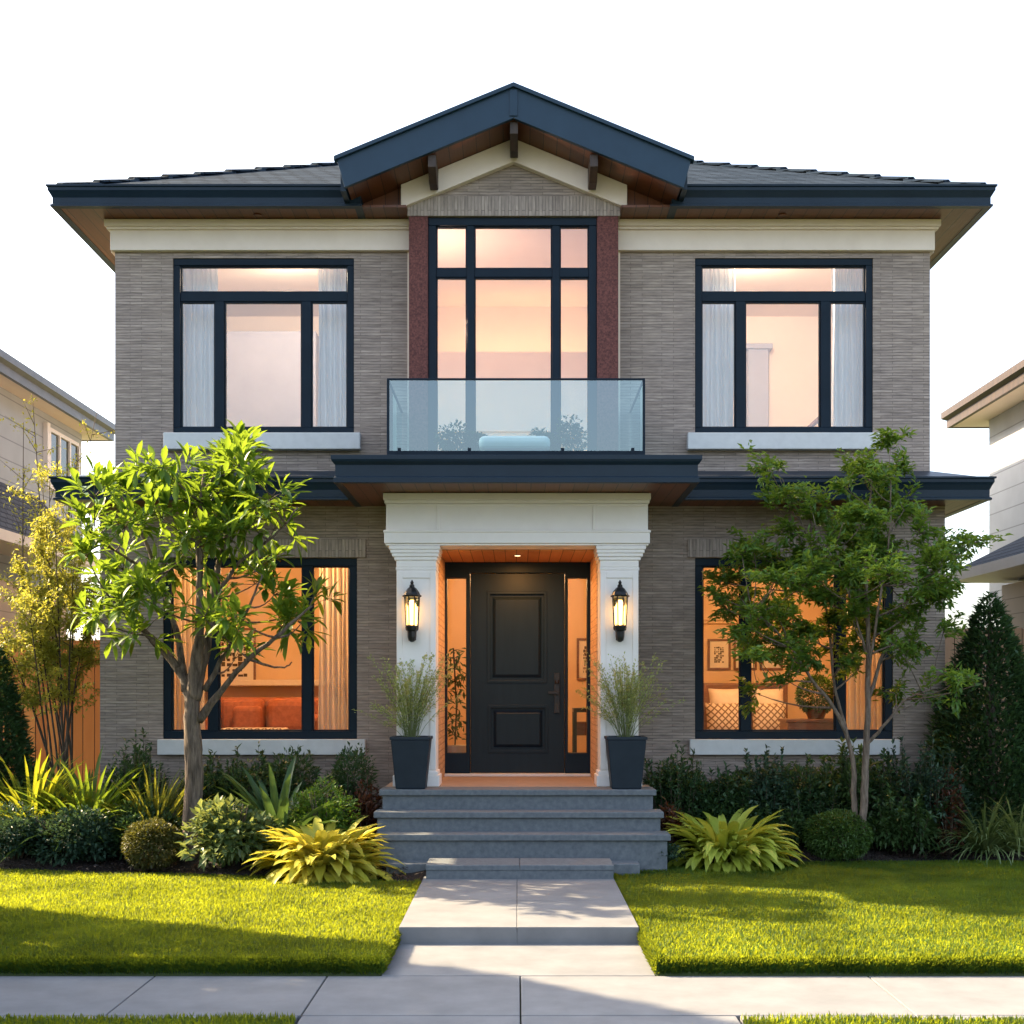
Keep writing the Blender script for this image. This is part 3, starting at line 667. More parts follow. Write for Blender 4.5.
window('bay_window', BX, 13.735, f, [(m1, mh, z0 + f, z1 - f), (m2, mh, z0 + f, z1 - f)], [(zt, .045, x0 + f, m1 - mh), (zt, .045, m1 + mh, m2 - mh), (zt, .045, m2 + mh, x1 - f)],
    panes=[(a, c, e, g2) for a, c in ((x0 + f, m1 - mh), (m1 + mh, m2 - mh), (m2 + mh, x1 - f)) for e, g2 in ((z0 + f, zt - .045), (zt + .045, z1 - f))])

# --- cream frieze under the upper soffit
fz0 = Z(252, DW)
for x0, x1, e0, e1 in ((UX0 - .035, -1.155, .05, 0), (1.085, UX1 + .035, 0, .05)):
    b = MB(); b.box(x0, x1, 13.94, DW + .02, fz0, 6.772); b.box(x0 - e0 * .6, x1 + e1 * .6, 13.91, DW + .02, 6.772, 6.80); b.box(x0 - e0, x1 + e1, 13.885, DW + .02, 6.80, EZ0 - .001)
    b.box(*((UX0 - .05, UX0 + .02) if e0 else (UX1 - .02, UX1 + .05)), DW + .02, 22.4, fz0, EZ0 - .002); b.build('frieze', M['cream'], house, bevel=.006)

# --- pent roofs between the storeys and the porch roof with the balcony
PY, PZ0, PZ1 = 13.4, 3.77, 4.0; PX0, PX1 = X(54, PY), X(991, PY)
QY, QX0, QX1, QZ1 = 12.3, X(334, 12.3), X(699, 12.3), 4.03
gp = GUT(PZ0, PZ1)
zt_ = Z(471, DW)
po = MB().add([(PX0, PY, PZ1), (QX0, PY, PZ1), (QX0, DW, zt_), (UX0, DW, zt_), (UX0, 22, zt_), (PX0, 22.6, PZ1)], [(0, 1, 2, 3), (0, 3, 4, 5)]).build('pent_roof', M['navy'], house)
po2 = MB().add([(PX1, PY, PZ1), (QX1, PY, PZ1), (QX1, DW, zt_), (UX1, DW, zt_), (UX1, 22, zt_), (PX1, 22.6, PZ1)], [(0, 3, 2, 1), (0, 5, 4, 3)]).build('pent_roof', M['navy'], house)
MB().sweep([(PX0 + .03, 22.6), (PX0 + .03, PY), (QX0 - .002, PY)], gp).build('gutter', M['navy'], po); MB().sweep([(QX1 + .002, PY), (PX1 - .03, PY), (PX1 - .03, 22.6)], gp).build('gutter', M['navy'], po2)
MB().box(PX0 + .06, QX0 + .05, PY + .02, DL + .04, PZ0 + .005, PZ0 + .03).box(PX0 + .06, LX0 + .05, DL + .04, 22.6, PZ0 + .005, PZ0 + .03).build('soffit', M['soffit'], po)
MB().box(QX1 - .05, PX1 - .06, PY + .02, DL + .04, PZ0 + .005, PZ0 + .03).box(LX1 - .05, PX1 - .06, DL + .04, 22.6, PZ0 + .005, PZ0 + .03).build('soffit', M['soffit'], po2)
b = MB(); b.prism([(QY + .04, QZ1 - .01), (14.0, 4.12), (14.0, 3.9), (QY + .04, 3.9)], QX0 + .04, QX1 - .04, 'x')
pr = b.build('porch_roof', M['navy'], house)
b = MB(); b.sweep([(QX0 + .03, DL), (QX0 + .03, QY), (QX1 - .03, QY), (QX1 - .03, DL)], [(0, PZ0), (.03, PZ0), (.03, PZ0 + .05), (.018, PZ0 + .06), (.018, PZ0 + .17), (.045, PZ0 + .20), (.055, PZ0 + .22), (.055, QZ1), (-.04, QZ1), (-.04, PZ0)]); b.build('fascia', M['navy'], pr, bevel=.003)
MB().box(QX0 + .06, QX1 - .06, QY + .02, DL + .02, PZ0 + .005, PZ0 + .03).build('soffit', M['soffit'], pr)
# balcony balustrade: three glass sheets, slim dark edge, clamps
BXL, BXR, BGY, BZ0, BZ1 = X(387, 12.5), X(645, 12.5), 12.5, 4.09, Z(380, 12.5)
bal = MB()
for x0, x1, y0, y1 in ((BXL, BXR, BGY - .012, BGY + .012), (BXL, BXL + .022, BGY, 13.98), (BXR - .022, BXR, BGY, 13.98)):
    bal.box(x0, x1, y0, y1, BZ1 - .002, BZ1 + .016)
    bal.box(x0, x1, y0 - .004, y1, BZ0 - .03, BZ0 + .022)
for x in (BXL + .011, BXR - .011): bal.box(x - .012, x + .012, BGY - .014, BGY + .012, BZ0, BZ1 + .004)
for x in (BXL + .12, BXR - .12, BXL + .8, BXR - .8): bal.box(x - .016, x + .016, BGY - .022, BGY + .03, BZ0 - .06, BZ0 + .05)
bo = bal.build('balustrade', M['frame'], house, bevel=.002)
for q in ([(BXL, BGY, BZ0), (BXR, BGY, BZ0), (BXR, BGY, BZ1), (BXL, BGY, BZ1)], [(BXL + .012, BGY, BZ0), (BXL + .012, 13.98, BZ0), (BXL + .012, 13.98, BZ1), (BXL + .012, BGY, BZ1)], [(BXR - .012, BGY, BZ0), (BXR - .012, 13.98, BZ0), (BXR - .012, 13.98, BZ1), (BXR - .012, BGY, BZ1)]):
    np_mesh('glass_panel', q, quads=[(0, 1, 2, 3)], mat=M['bglass'], parent=bo)

# --- portico: entablature, columns, porch cheeks
CF = 12.97
E0, E1 = X(386, 12.95), X(648, 12.95); ZE0 = 3.245
b = MB(); b.box(E0, E1, 12.95, DL, ZE0 + .155, 3.70)
b.box(X(383, 12.9), X(651, 12.9), 12.90, DL - .002, 3.70, 3.768); b.box(E0 - .015, E1 + .015, 12.925, DL - .003, 3.668, 3.70)
b.box(X(384, 12.91), X(650, 12.91), 12.915, DL - .001, ZE0 + .02, ZE0 + .155); b.box(E0 - .025, E1 + .025, 12.905, DL - .004, ZE0 + .128, ZE0 + .15); b.box(E0 - .005, E1 + .005, 12.935, DL - .005, ZE0, ZE0 + .02)
for px in (438, 594): b.box(X(px, 12.95) - .016, X(px, 12.95) + .016, 12.938, 12.952, ZE0 + .157, 3.667)
b.box(E0 + .002, E1 - .002, 12.940, 12.951, 3.640, 3.666)
portico = b.build('entablature', M['white'], house, bevel=.006)
for px0, px1, cp0, cp1 in ((396.5, 436, 389, 440), (600, 638.5, 596, 646)):
    x0, x1 = X(px0, CF), X(px1, CF); c0, c1 = X(cp0, 12.93), X(cp1, 12.93); y1 = 13.36
    b = MB(); b.box(x0, x1, CF, y1, ZPORCH, 3.0)
    for a, c, e, f in ((x0 + .003, x0 + .06, ZPORCH + .17, 2.985), (x1 - .06, x1 - .003, ZPORCH + .17, 2.985), (x0 + .06, x1 - .06, 2.92, 2.985), (x0 + .06, x1 - .06, ZPORCH + .17, ZPORCH + .25)): b.box(a, c, CF - .012, CF + .004, e, f)
    colm = b.build('column', M['white'], house, bevel=.004)
    b = MB(); n = 4
    for k, (zz0, zz1, g) in enumerate(((3.0, 3.03, .12), (3.03, 3.10, .02), (3.10, 3.135, .30), (3.135, 3.17, .60), (3.17, 3.205, .82), (3.205, ZE0 - .002, 1.0))):
        b.box(x0 + (c0 - x0) * g, x1 + (c1 - x1) * g, CF - .045 * g, y1, zz0, zz1)
    b.build('capital', M['white'], colm, bevel=.006)
    b = MB(); b.box(x0 - .035, x1 + .035, CF - .035, y1 + .002, ZPORCH, ZPORCH + .11); b.box(x0 - .018, x1 + .018, CF - .018, y1 + .001, ZPORCH + .11, ZPORCH + .15); b.build('base', M['white'], colm, bevel=.006)
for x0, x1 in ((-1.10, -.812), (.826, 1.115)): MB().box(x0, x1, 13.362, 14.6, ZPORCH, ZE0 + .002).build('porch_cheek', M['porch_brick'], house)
MB().box(-1.1, 1.115, DL - .003, 14.7, ZE0 + .003, ZE0 + .06).build('porch_ceiling', M['porch_wood'], house)
MB().box(-.811, .825, 13.30, 14.49, ZE0 - .014, ZE0 - .001).build('porch_ceiling', M['porch_wood'], house)

# --- door, sidelights
DY = 14.5; FX0, FX1 = X(442, DY), X(593, DY); DX0, DX1 = X(470, DY), X(565, DY); DZ0, DZ1 = ZPORCH + .035, Z(573, DY)
S = [(X(447, DY), X(466, DY)), (X(568, DY), X(587, DY))]; SZ0, SZ1 = Z(753, DY), Z(578, DY)
b = MB(); b.wall(FX0, FX1, ZPORCH + .03, ZE0, DY, DY + .14, [(S[0][0], S[0][1], SZ0, SZ1), (S[1][0], S[1][1], SZ0, SZ1), (DX0, DX1, ZPORCH + .03, DZ1)])
df = b.build('door_frame', M['frame'], house, bevel=.008)
MB().box(FX0 + .03, FX1 - .03, DY - .06, DY + .1, ZPORCH, ZPORCH + .03).build('threshold', M['sill'], df, bevel=.005)
for a, c in S:
    np_mesh('sidelight_pane', [(a, DY + .06, SZ0), (c, DY + .06, SZ0), (c, DY + .06, SZ1), (a, DY + .06, SZ1)], quads=[(0, 1, 2, 3)], mat=M['glass'], parent=df)
pn = [rect(488, 546, 592, 682, DY), rect(489, 547, 706, 752, DY)]
b = MB(); b.wall(DX0 + .004, DX1 - .004, DZ0, DZ1 - .004, DY + .03, DY + .085, pn)
for a, c, e, f in pn:
    t = .022; b.wall(a - .012, c + .012, e - .012, f + .012, DY + .018, DY + .04, [(a + t, c - t, e + t, f - t)])
    b.box(a, c, DY + .06, DY + .075, e, f)
    v = []
    for q, yy in ((.05, DY + .0595), (.085, DY + .042)): v += [(a + q, yy, e + q), (c - q, yy, e + q), (c - q, yy, f - q), (a + q, yy, f - q)]
    b.add(v, [(4, 5, 6, 7), (0, 1, 5, 4), (1, 2, 6, 5), (2, 3, 7, 6), (3, 0, 4, 7)])
door = b.build('front_door', M['door'], house, bevel=.004)
hx = X(557, DY); b = MB(); b.box(hx - .032, hx + .032, DY + .008, DY + .03, Z(713, DY), Z(673, DY)); b.box(hx - .018, hx + .018, DY - .03, DY + .02, Z(695, DY), Z(691, DY))
b.box(hx - .10, hx + .02, DY - .04, DY - .022, Z(694, DY), Z(691.5, DY)); b.lathe(hx, DY + .0, [(.02, Z(684, DY)), (.024, Z(682, DY)), (.02, Z(680, DY))], 10)
b.build('handle', M['black'], door, bevel=.004)

# --- rooms behind the windows
def room(name, x0, x1, y0, y1, z0, z1, wm, fm):
    b = MB(); b.box(x0 - .05, x1 + .05, y1, y1 + .05, z0, z1); b.box(x0 - .05, x0, y0, y1, z0, z1); b.box(x1, x1 + .05, y0, y1, z0, z1); b.box(x0 - .05, x1 + .05, y0, y1 + .05, z1, z1 + .04)
    r = b.build(name, wm, house); MB().box(x0 - .05, x1 + .05, y0, y1 + .05, z0 - .06, z0 - .001).build('floorboards', fm, r); return r
lr = room('living_room', -4.25, -1.2, DL + .281, 17.6, .85, 3.5, M['wall_warm'], M['oak'])
br = room('bedroom', 1.22, 4.36, DL + .281, 17.6, .85, 3.5, M['wall_warm'], M['oak'])
room('entrance_hall', -1.12, 1.13, 14.641, 17.6, ZPORCH, 3.4, M['wall_warm'], M['oak'])
ul = room('upper_room', -4.10, -1.25, DW + .281, 17.2, 4.1, 6.78, M['wall_peach'], M['oak'])
ur = room('upper_room', 1.20, 4.23, DW + .281, 17.2, 4.1, 6.78, M['wall_peach'], M['oak'])
uc = room('upper_landing', -1.14, 1.07, 13.99, 17.0, 4.13, 6.85, M['wall_peach'], M['oak'])
b = MB(); b.box(1.22, 4.36, 17.5, 17.6, 2.74, 2.83); b.box(1.22, 4.36, 17.54, 17.6, 2.70, 2.74); b.build('picture_rail', M['wall_warm'], br)
MB().box(-4.25, -1.2, 17.25, 17.6, 1.85, 1.93).build('wall_ledge', M['linen'], lr, bevel=.01)
b = MB(); b.box(-1.14, 1.07, 16.55, 16.60, 4.13, Z(352, 16.55)); b.build('sunset_ledge', M['wall_peach'], uc)  # added ledge: gives the imitated sunset reflection its lower edge
# upper right: door casing and a doorway seen inside
b = MB(); zz = Z(352, 17.2); b.box(X(746, 17.2), X(768, 17.1), 17.05, 17.2, 4.1, zz); b.box(X(746, 17.2) - .05, X(768, 17.1) + .05, 17.02, 17.2, zz, zz + .07); b.build('inner_doorway', M['lavender'], ur, bevel=.01)

def lamp_light(parent, name, loc, energy, col, size=.12):
    l = bpy.data.lights.new(name, 'POINT'); l.energy = energy; l.color = col; l.shadow_soft_size = size
    o = bpy.data.objects.new(name, l); COL.objects.link(o); o.parent = parent; o.location = Vector(loc) - root_loc(parent); return o
def ceiling_lamp(label, x, y, z, energy, col, r=.17):
    t = thing('ceiling_lamp', label, 'ceiling lamp', (x, y, z))
    MB().lathe(x, y, [(r * .5, z - .02), (r, z - .02), (r, z - .001)], 20).build('mount', M['white'], t, smooth=False)
    MB().lathe(x, y, [(r * .3, z - .09), (r * .75, z - .075), (r * .92, z - .045), (r * .95, z - .021)], 20).build('shade', M['lamp'], t, smooth=True)
    lamp_light(t, 'bulb', (x, y, z - .15), energy, col, .04); return t
WARM = (1, .60, .27); PINK = (1, .80, .60)
ceiling_lamp('round ceiling lamp above the rust sofa', -2.8, 14.8, 3.5, 40, WARM)
ceiling_lamp('round ceiling lamp above the bed downstairs', 2.9, 14.8, 3.5, 40, WARM)
ceiling_lamp('round ceiling lamp in the entrance hall behind the door', 0, 16.0, 3.4, 19, WARM)
ceiling_lamp('round ceiling lamp behind the upper left window', -2.7, 14.75, 6.78, 30, PINK)
ceiling_lamp('round ceiling lamp behind the upper right window', 2.7, 14.75, 6.78, 38, PINK)
pl_ = thing('porch_light', 'small flush porch light in the timber ceiling over the front door', 'porch light', (.006, 13.75, ZE0 - .014)); MB().lathe(.006, 13.75, [(.042, ZE0 - .019), (.045, ZE0 - .0145)], 18).build('rim', M['beam'], pl_); MB().lathe(.006, 13.75, [(.030, ZE0 - .021), (.032, ZE0 - .0192)], 18).build('lens', emit_mat('porch_lens', (1, .6, .3), 1.2), pl_)
al = bpy.data.lights.new('porch_beam', 'AREA'); al.shape = 'DISK'; al.size = .055; al.energy = 9; al.color = (1, .47, .14)
ao = bpy.data.objects.new('porch_beam', al); COL.objects.link(ao); ao.parent = pl_; ao.location = Vector((.006, 13.75, ZE0 - .0225)) - root_loc(pl_)
fl = thing('fill_lamp', 'added fill lamp hidden behind the burgundy pilaster of the tall bay', 'fill lamp', (-1.05, 14.3, 4.13))  # added, unseen lamp: pink fill for the landing behind the bay
MB().lathe(-1.05, 14.3, [(.07, 4.13), (.07, 4.15), (.012, 4.16), (.012, 5.5)], 12).build('pole', M['black'], fl); MB().lathe(-1.05, 14.3, [(.06, 5.5), (.075, 5.52), (.05, 5.72), (.045, 5.73)], 14).build('shade', M['lamp'], fl)
lamp_light(fl, 'bulb', (-1.03, 14.3, 5.86), 20, (1, .66, .50), .04)
# added uplight: stands in for the sunset reflected in the bay glass
cv = thing('sunset_fill', 'added strip light standing in for the sunset reflected in the tall bay glass', 'strip light', (0, 16.7, Z(352, 16.55)))
zc = Z(352, 16.55) - .06
MB().box(-1.05, 1.0, 16.66, 16.70, zc, zc + .03).build('strip', emit_mat('sunset_strip', (1, .62, .24), 1.0), cv)
al = bpy.data.lights.new('sunset_light', 'AREA'); al.shape = 'RECTANGLE'; al.size = 2.0; al.size_y = .06; al.energy = 1.5; al.color = (1, .62, .26)
ao = bpy.data.objects.new('sunset_light', al); COL.objects.link(ao); ao.parent = cv; ao.location = Vector((0, 16.68, zc + .04)) - root_loc(cv); ao.rotation_euler = (R(180), 0, 0)
MB().box(-1.1, 1.05, 16.62, 16.74, zc - .05, zc - .002).build('channel', M['white'], cv)

# ------------------------------------------------------------------ stoop and wall lanterns
st = thing('front_steps', 'broad bluestone steps rising to the front porch', 'steps', (0, 12.5, .05))
def step(x0, x1, y0, ztop, zb, nose=.03, th=.055):
    b = MB(); b.box(x0, x1, y0, y0 + .8, ztop - th, ztop); b.box(x0 + nose, x1 - nose, y0 + nose, y0 + .7, zb, ztop - th); b.build('step', M['stone'], st, bevel=.009)
b = MB(); px0, px1 = X(379, 12.55), X(656.5, 12.55)
b.box(px0, px1, 12.55, 12.93, ZPORCH - .06, ZPORCH - .002); b.box(px0 + .03, px1 - .03, 12.58, 13.2, -.05, ZPORCH - .06); b.build('step', M['stone'], st, bevel=.009)
MB().box(px0 + .02, px1 - .02, 12.925, 14.7, ZPORCH - .08, ZPORCH).build('porch_floor', M['landing'], st)
z2 = EYE - (812 - HY) * 12.28 / FOC; z3 = EYE - (834.6 - HY) * 12.0 / FOC
b = MB(); a, c = X(373.5, 12.28), X(664, 12.28); b.box(a, c, 12.28, 12.60, z2 - .06, z2); b.box(a + .03, c - .03, 12.31, 12.579, -.05, z2 - .06); b.build('step', M['stone'], st, bevel=.009)
b = MB(); a, c = X(374.5, 12.0), X(671, 12.0); b.box(a, c, 12.0, 12.33, z3 - .06, z3); b.box(a + .03, c - .03, 12.03, 12.309, -.05, z3 - .06); b.build('step', M['stone'], st, bevel=.009)
b = MB(); b.box(X(386, 11.8), X(640, 11.8), 11.8, 12.1, -.05, .20); b.build('step', M['stone'], st, bevel=.009)
zl = EYE - (865 - HY) * 11.4 / FOC
b = MB(); a, c = X(426, 11.4), X(613.5, 11.4); xm_ = (a + c) / 2; b.box(a, c, 11.4, 11.87, -.05, zl - .012); b.box(a - .004, xm_ - .002, 11.393, 11.872, zl - .05, zl); b.box(xm_ + .002, c + .004, 11.393, 11.872, zl - .05, zl); b.build('step', M['stone'], st, bevel=.008)

for px, lab in ((412, 'black wall lantern glowing amber on the column nearer the sofa window'), (620, 'black wall lantern glowing amber on the column nearer the bedroom window')):
    y = 12.86; x = X(px, y); t = thing('wall_lantern', lab, 'wall lantern', (x, CF, Z(612, CF)), 'wall lanterns on the porch columns')
    zt, zb = Z(597, y), Z(627, y)
    b = MB(); b.box(x - .035, x + .035, CF - .028, CF - .0125, Z(640, y), Z(598, y)); b.box(x - .014, x + .014, y, CF - .02, zb - .08, zb - .05); b.box(x - .012, x + .012, y + .03, CF - .02, zt + .02, zt + .05); b.build('back_plate', M['black'], t, bevel=.004)
    MB().lathe(x, y, [(.092, zt), (.098, zt + .012), (.082, zt + .022), (.070, zt + .05), (.045, zt + .085), (.026, zt + .10), (.026, zt + .115), (.014, zt + .13), (.018, zt + .145), (.004, zt + .17)], 8).build('cap', M['black'], t)
    b = MB()
    for k in range(8):
        a = math.pi * (k + .5) / 4; b.tube([(x + .078 * math.cos(a), y + .078 * math.sin(a), zt), (x + .062 * math.cos(a), y + .062 * math.sin(a), zb)], .006, 5)
    b.lathe(x, y, [(.066, zb), (.066, zb + .015)], 8); b.build('cage', M['black'], t)
    MB().lathe(x, y, [(.068, zb - .002), (.062, zb - .03), (.046, zb - .045), (.044, zb - .10), (.034, zb - .135), (.012, zb - .15)], 8).build('tail', M['black'], t)
    for k in range(8):
        a = math.pi * (k + .5) / 4; a2 = a + math.pi / 4
    v = []
    for r, zz in ((.074, zt - .004), (.058, zb + .016)): v += [(x + r * math.cos(math.pi * (k + .5) / 4), y + r * math.sin(math.pi * (k + .5) / 4), zz) for k in range(8)]
    MB().add(v, [(k, (k + 1) % 8, 8 + (k + 1) % 8, 8 + k) for k in range(8)]).build('glass', glass_mat('lantern_glass', (1, .9, .7), .04) if px == 412 else bpy.data.materials['lantern_glass'], t)
    MB().lathe(x, y, [(.012, zb + .02), (.042, zb + .04), (.048, zb + .12), (.046, zb + .2), (.02, zb + .27)], 10).build('bulb', M['amber'], t, smooth=True)
    lamp_light(t, 'lantern_light', (x, y - .001, (zt + zb) / 2), 1.6, (1, .56, .2), .04)

# ------------------------------------------------------------------ furniture and furnishings seen through the glass
def bx(t, name, mat, dims, bev=.03): return MB().box(*dims).build(name, mat, t, bevel=bev, seg=3)
s = thing('sofa', 'rust velvet sofa with two back cushions inside the lit window', 'sofa', (-2.9, 15.8, .85))
sx0, sx1 = X(196, 15.6), X(332, 15.9)
bx(s, 'seat', M['rust'], (sx0 + .2, sx1 - .2, 15.2, 16.0, 1.05, 1.27), .05); bx(s, 'backrest', M['rust'], (sx0 + .05, sx1 - .05, 15.95, 16.2, .95, 1.70), .06)
for a in (sx0, sx1 - .24): bx(s, 'arm', M['rust'], (a, a + .24, 15.15, 16.15, .9, 1.50), .08)
m_ = (sx0 + sx1) / 2
for a, c in ((sx0 + .26, m_ - .01), (m_ + .01, sx1 - .26)): bx(s, 'cushion', M['rust'], (a, c, 15.72, 15.96, 1.26, 1.69), .09)
b = MB(); b.box(sx0 + .22, sx1 - .22, 15.18, 15.9, .93, 1.05); b.build('base', M['rust'], s)
bx(thing('throw_pillow', 'rust patterned pillow leaning on the sofa', 'pillow', (-3.1, 15.6, 1.27)), 'cover', M['rust'], (X(232, 15.6), X(262, 15.6), 15.58, 15.71, 1.272, 1.60), .06)
o = thing('ottoman', 'low tan upholstered bench in front of the rust sofa', 'ottoman', (-2.9, 14.75, .85)); bx(o, 'seat', M['bedding'], (X(218, 14.7), X(287, 14.7), 14.55, 14.95, 1.16, 1.36), .05); b = MB()
for a in (X(222, 14.7), X(280, 14.7)):
    for e in (14.6, 14.88): b.box(a, a + .04, e, e + .04, .85, 1.16)
b.build('leg', M['walnut'], o)
def picture(label, x0, x1, z0, z1, y, seed, art=True):
    t = thing('framed_picture', label, 'picture', ((x0 + x1) / 2, y, z0)); b = MB(); f = .03
    b.wall(x0, x1, z0, z1, y - .03, y - .002, [(x0 + f, x1 - f, z0 + f, z1 - f)]); b.build('frame', M['walnut'], t, bevel=.003)
    MB().box(x0 + f, x1 - f, y - .012, y - .003, z0 + f, z1 - f).build('mat_board', M['paper'], t)
    rng = random.Random(seed); b = MB(); cx0, cx1, cz0, cz1 = x0 + .09, x1 - .09, z0 + .10, z1 - .10
    for i in range(5):
        for j in range(8):
            if rng.random() < .8:
                u = cx0 + (cx1 - cx0) * i / 5; w = cz0 + (cz1 - cz0) * j / 8; b.box(u, u + (cx1 - cx0) / 5 * rng.uniform(.4, .95), y - .0155, y - .0125, w, w + (cz1 - cz0) / 8 * rng.uniform(.4, .9))
    b.build('print', M['ink'], t)
for px, lab in ((719, 'dark print in a walnut frame over the bed, nearest the porch'), (745, 'dark print in a walnut frame over the bed, half behind the mullion'), (771, 'dark print in a walnut frame over the bed, behind the tree leaves')):
    picture(lab, X(px - 11.5, 17.6), X(px + 11.5, 17.6), Z(670, 17.6), Z(639, 17.6), 17.6, px)
picture('small print in a dark frame inside the entrance hall', X(577, 17.5), X(596, 17.5), Z(680, 17.5), Z(638, 17.5), 17.6, 4)
picture('gold toned print above the rust sofa', X(215, 17.6), X(256, 17.6), Z(684, 17.6), Z(628, 17.6), 17.6, 9)
bd = thing('bed', 'bed with a pale patterned cover and low headboard inside the lit window', 'bed', (2.9, 15.9, .85))
b0, b1 = X(700, 16.6), X(790, 16.6)
bx(bd, 'headboard', M['walnut'], (b0, b1, 16.72, 16.82, .85, Z(683, 16.72)), .02); bx(bd, 'mattress', M['linen'], (b0 + .04, b1 - .04, 14.6, 16.7, 1.0, 1.22), .06); bx(bd, 'base', M['walnut'], (b0 + .02, b1 - .02, 14.6, 16.7, .85, 1.0), .01)
def cushion(t, name, mat, x0, x1, y, z0, z1, th, tilt=.35):
    bm = bmesh.new(); bmesh.ops.create_cube(bm, size=1); bmesh.ops.subdivide_edges(bm, edges=bm.edges[:], cuts=6, use_grid_fill=True)
    for v in bm.verts:
        u, w = abs(v.co.x) * 2, abs(v.co.z) * 2; k = (1 - u ** 3) * (1 - w ** 3); v.co.y *= .12 + .88 * max(0, k) ** .5
        v.co.x *= 1 - .06 * (1 - w ** 2); v.co.z *= 1 - .06 * (1 - u ** 2)
    c = Vector(((x0 + x1) / 2, y, (z0 + z1) / 2)) - root_loc(t)
    for v in bm.verts: v.co = Vector((v.co.x * (x1 - x0), v.co.y * th, v.co.z * (z1 - z0))); v.co = Matrix.Rotation(-tilt, 3, 'X') @ v.co + c
    me = bpy.data.meshes.new(name); bm.to_mesh(me); bm.free(); link_mesh(name, me, mat, t, smooth=True)
for k, (p0, p1, y, q0, q1, mt, lab) in enumerate(((709, 743, 16.4, 715, 688, 'linen', 'plain pale pillow on the bed, nearer the porch'), (752, 784, 16.4, 715, 688, 'linen', 'plain pale pillow on the bed, behind the mullion'),
        (706, 742, 15.6, 738, 702, 'bedding', 'patterned cushion on the bed, nearer the porch'), (752, 787, 15.6, 738, 702, 'bedding', 'patterned cushion on the bed, nearer the topiary'))):
    t = thing('bed_pillow', lab, 'pillow', (X((p0 + p1) / 2, y), y, Z(q0, y))); cushion(t, 'cover', M[mt], X(p0, y), X(p1, y), y, Z(q0, y), Z(q1, y), .22)
ns = thing('nightstand', 'walnut side cabinet carrying the round topiary', 'cabinet', (X(815, 15.0), 15.1, .85))
a, c = X(786, 15.0), X(838, 15.0); b = MB(); b.box(a, c, 14.9, 15.35, .86, Z(722, 15)); b.build('body', M['walnut'], ns, bevel=.008); bx(ns, 'top', M['walnut'], (a - .02, c + .02, 14.88, 15.37, Z(722, 15), Z(719, 15)), .005)
tp = thing('topiary', 'clipped ball topiary on the cabinet in the bedroom window', 'pot plant', (X(816, 15.1), 15.1, Z(719, 15)))
zz = Z(719, 15) ; x = X(816, 15.1); MB().lathe(x, 15.1, [(.09, zz), (.13, zz + .1), (.135, zz + .11)], 16).build('pot', M['walnut'], tp)
rng = np.random.default_rng(5); o_ = rdirs(2600, rng); P = np.array([x, 15.1, zz + .28]) + o_ * (.225 * (.78 + .22 * rng.random((2600, 1)))); V, T = leaves(P, o_ + rng.normal(scale=.6, size=o_.shape), .04, .02, rng=rng); np_mesh('foliage', V, T, mat=MID, parent=tp)
# hall: side table, plant
ht = thing('console_table', 'small dark console table in the entrance hall', 'table', (X(584, 16.4), 16.4, ZPORCH)); b = MB(); a, c = X(573, 16.4), X(600, 16.4); b.box(a, c, 16.2, 16.6, Z(712, 16.4), Z(708, 16.4))
b.build('top', M['black'], ht); b = MB()
for u in (a, c - .04):
    for w in (16.2, 16.56): b.box(u, u + .04, w, w + .04, ZPORCH, Z(712, 16.4))
b.build('leg', M['black'], ht); MB().box(a + .02, c - .02, 16.24, 16.56, Z(735, 16.4), Z(722, 16.4)).build('shelf', M['walnut'], ht)
hp = thing('hall_plant', 'leggy potted plant behind the sidelight of the front door', 'pot plant', (X(457, 15.6), 15.6, ZPORCH)); x = X(455, 15.6)
MB().lathe(x, 15.6, [(.10, ZPORCH), (.14, ZPORCH + .3)], 14).build('pot', M['sill'], hp)
rng = np.random.default_rng(15); P = np.stack([x + rng.normal(scale=.07, size=160), 15.6 + rng.normal(scale=.07, size=160), rng.uniform(ZPORCH + .35, 2.3, 160)], 1); V, T = leaves(P, rdirs(160, rng) + [0, 0, .4], .12, .035, rng=rng); np_mesh('foliage', V, T, mat=DARK, parent=hp)
b = MB(); b.tube([(x, 15.6, ZPORCH + .28), (x + .02, 15.6, 1.6), (x - .02, 15.6, 2.3)], .01, 5); b.build('stem', M['twig'], hp)

def curtain(label, x0, x1, y, z0, z1, mat, folds=9, amp=.035, group=None):
    nx = folds * 8; V = []; Q = []; ph = random.random() * 6
    for i in range(nx + 1):
        u = i / nx
        for j in range(9):
            w = j / 8; a = amp * (.55 + .45 * w) * math.sin(u * folds * 6.283 + ph + .5 * math.sin(u * 9 + w)); V.append((x0 + (x1 - x0) * u + .01 * math.sin(w * 5 + u * 20), y + a, z1 + (z0 - z1) * w))
    for i in range(nx):
        for j in range(8): Q.append((i * 9 + j, (i + 1) * 9 + j, (i + 1) * 9 + j + 1, i * 9 + j + 1))
    return tag(np_mesh('curtain', V, quads=Q, mat=mat, origin=((x0 + x1) / 2, y, z0), smooth=True), label, 'curtain', group)
cg = 'sheer curtains in the upper windows'
curtain('white sheer curtain in the upper window above the sofa window, outer side', X(176, 14.4), X(217, 14.4), 14.42, 4.12, 6.6, M['sheer'], 8, group=cg)
curtain('white sheer curtain in the upper window above the sofa window, bay side', X(318, 14.4), X(356, 14.4), 14.42, 4.12, 6.6, M['sheer'], 8, group=cg)
curtain('white sheer curtain in the upper window above the bedroom, bay side', X(699, 14.4), X(735, 14.4), 14.42, 4.12, 6.6, M['sheer'], 8, group=cg)
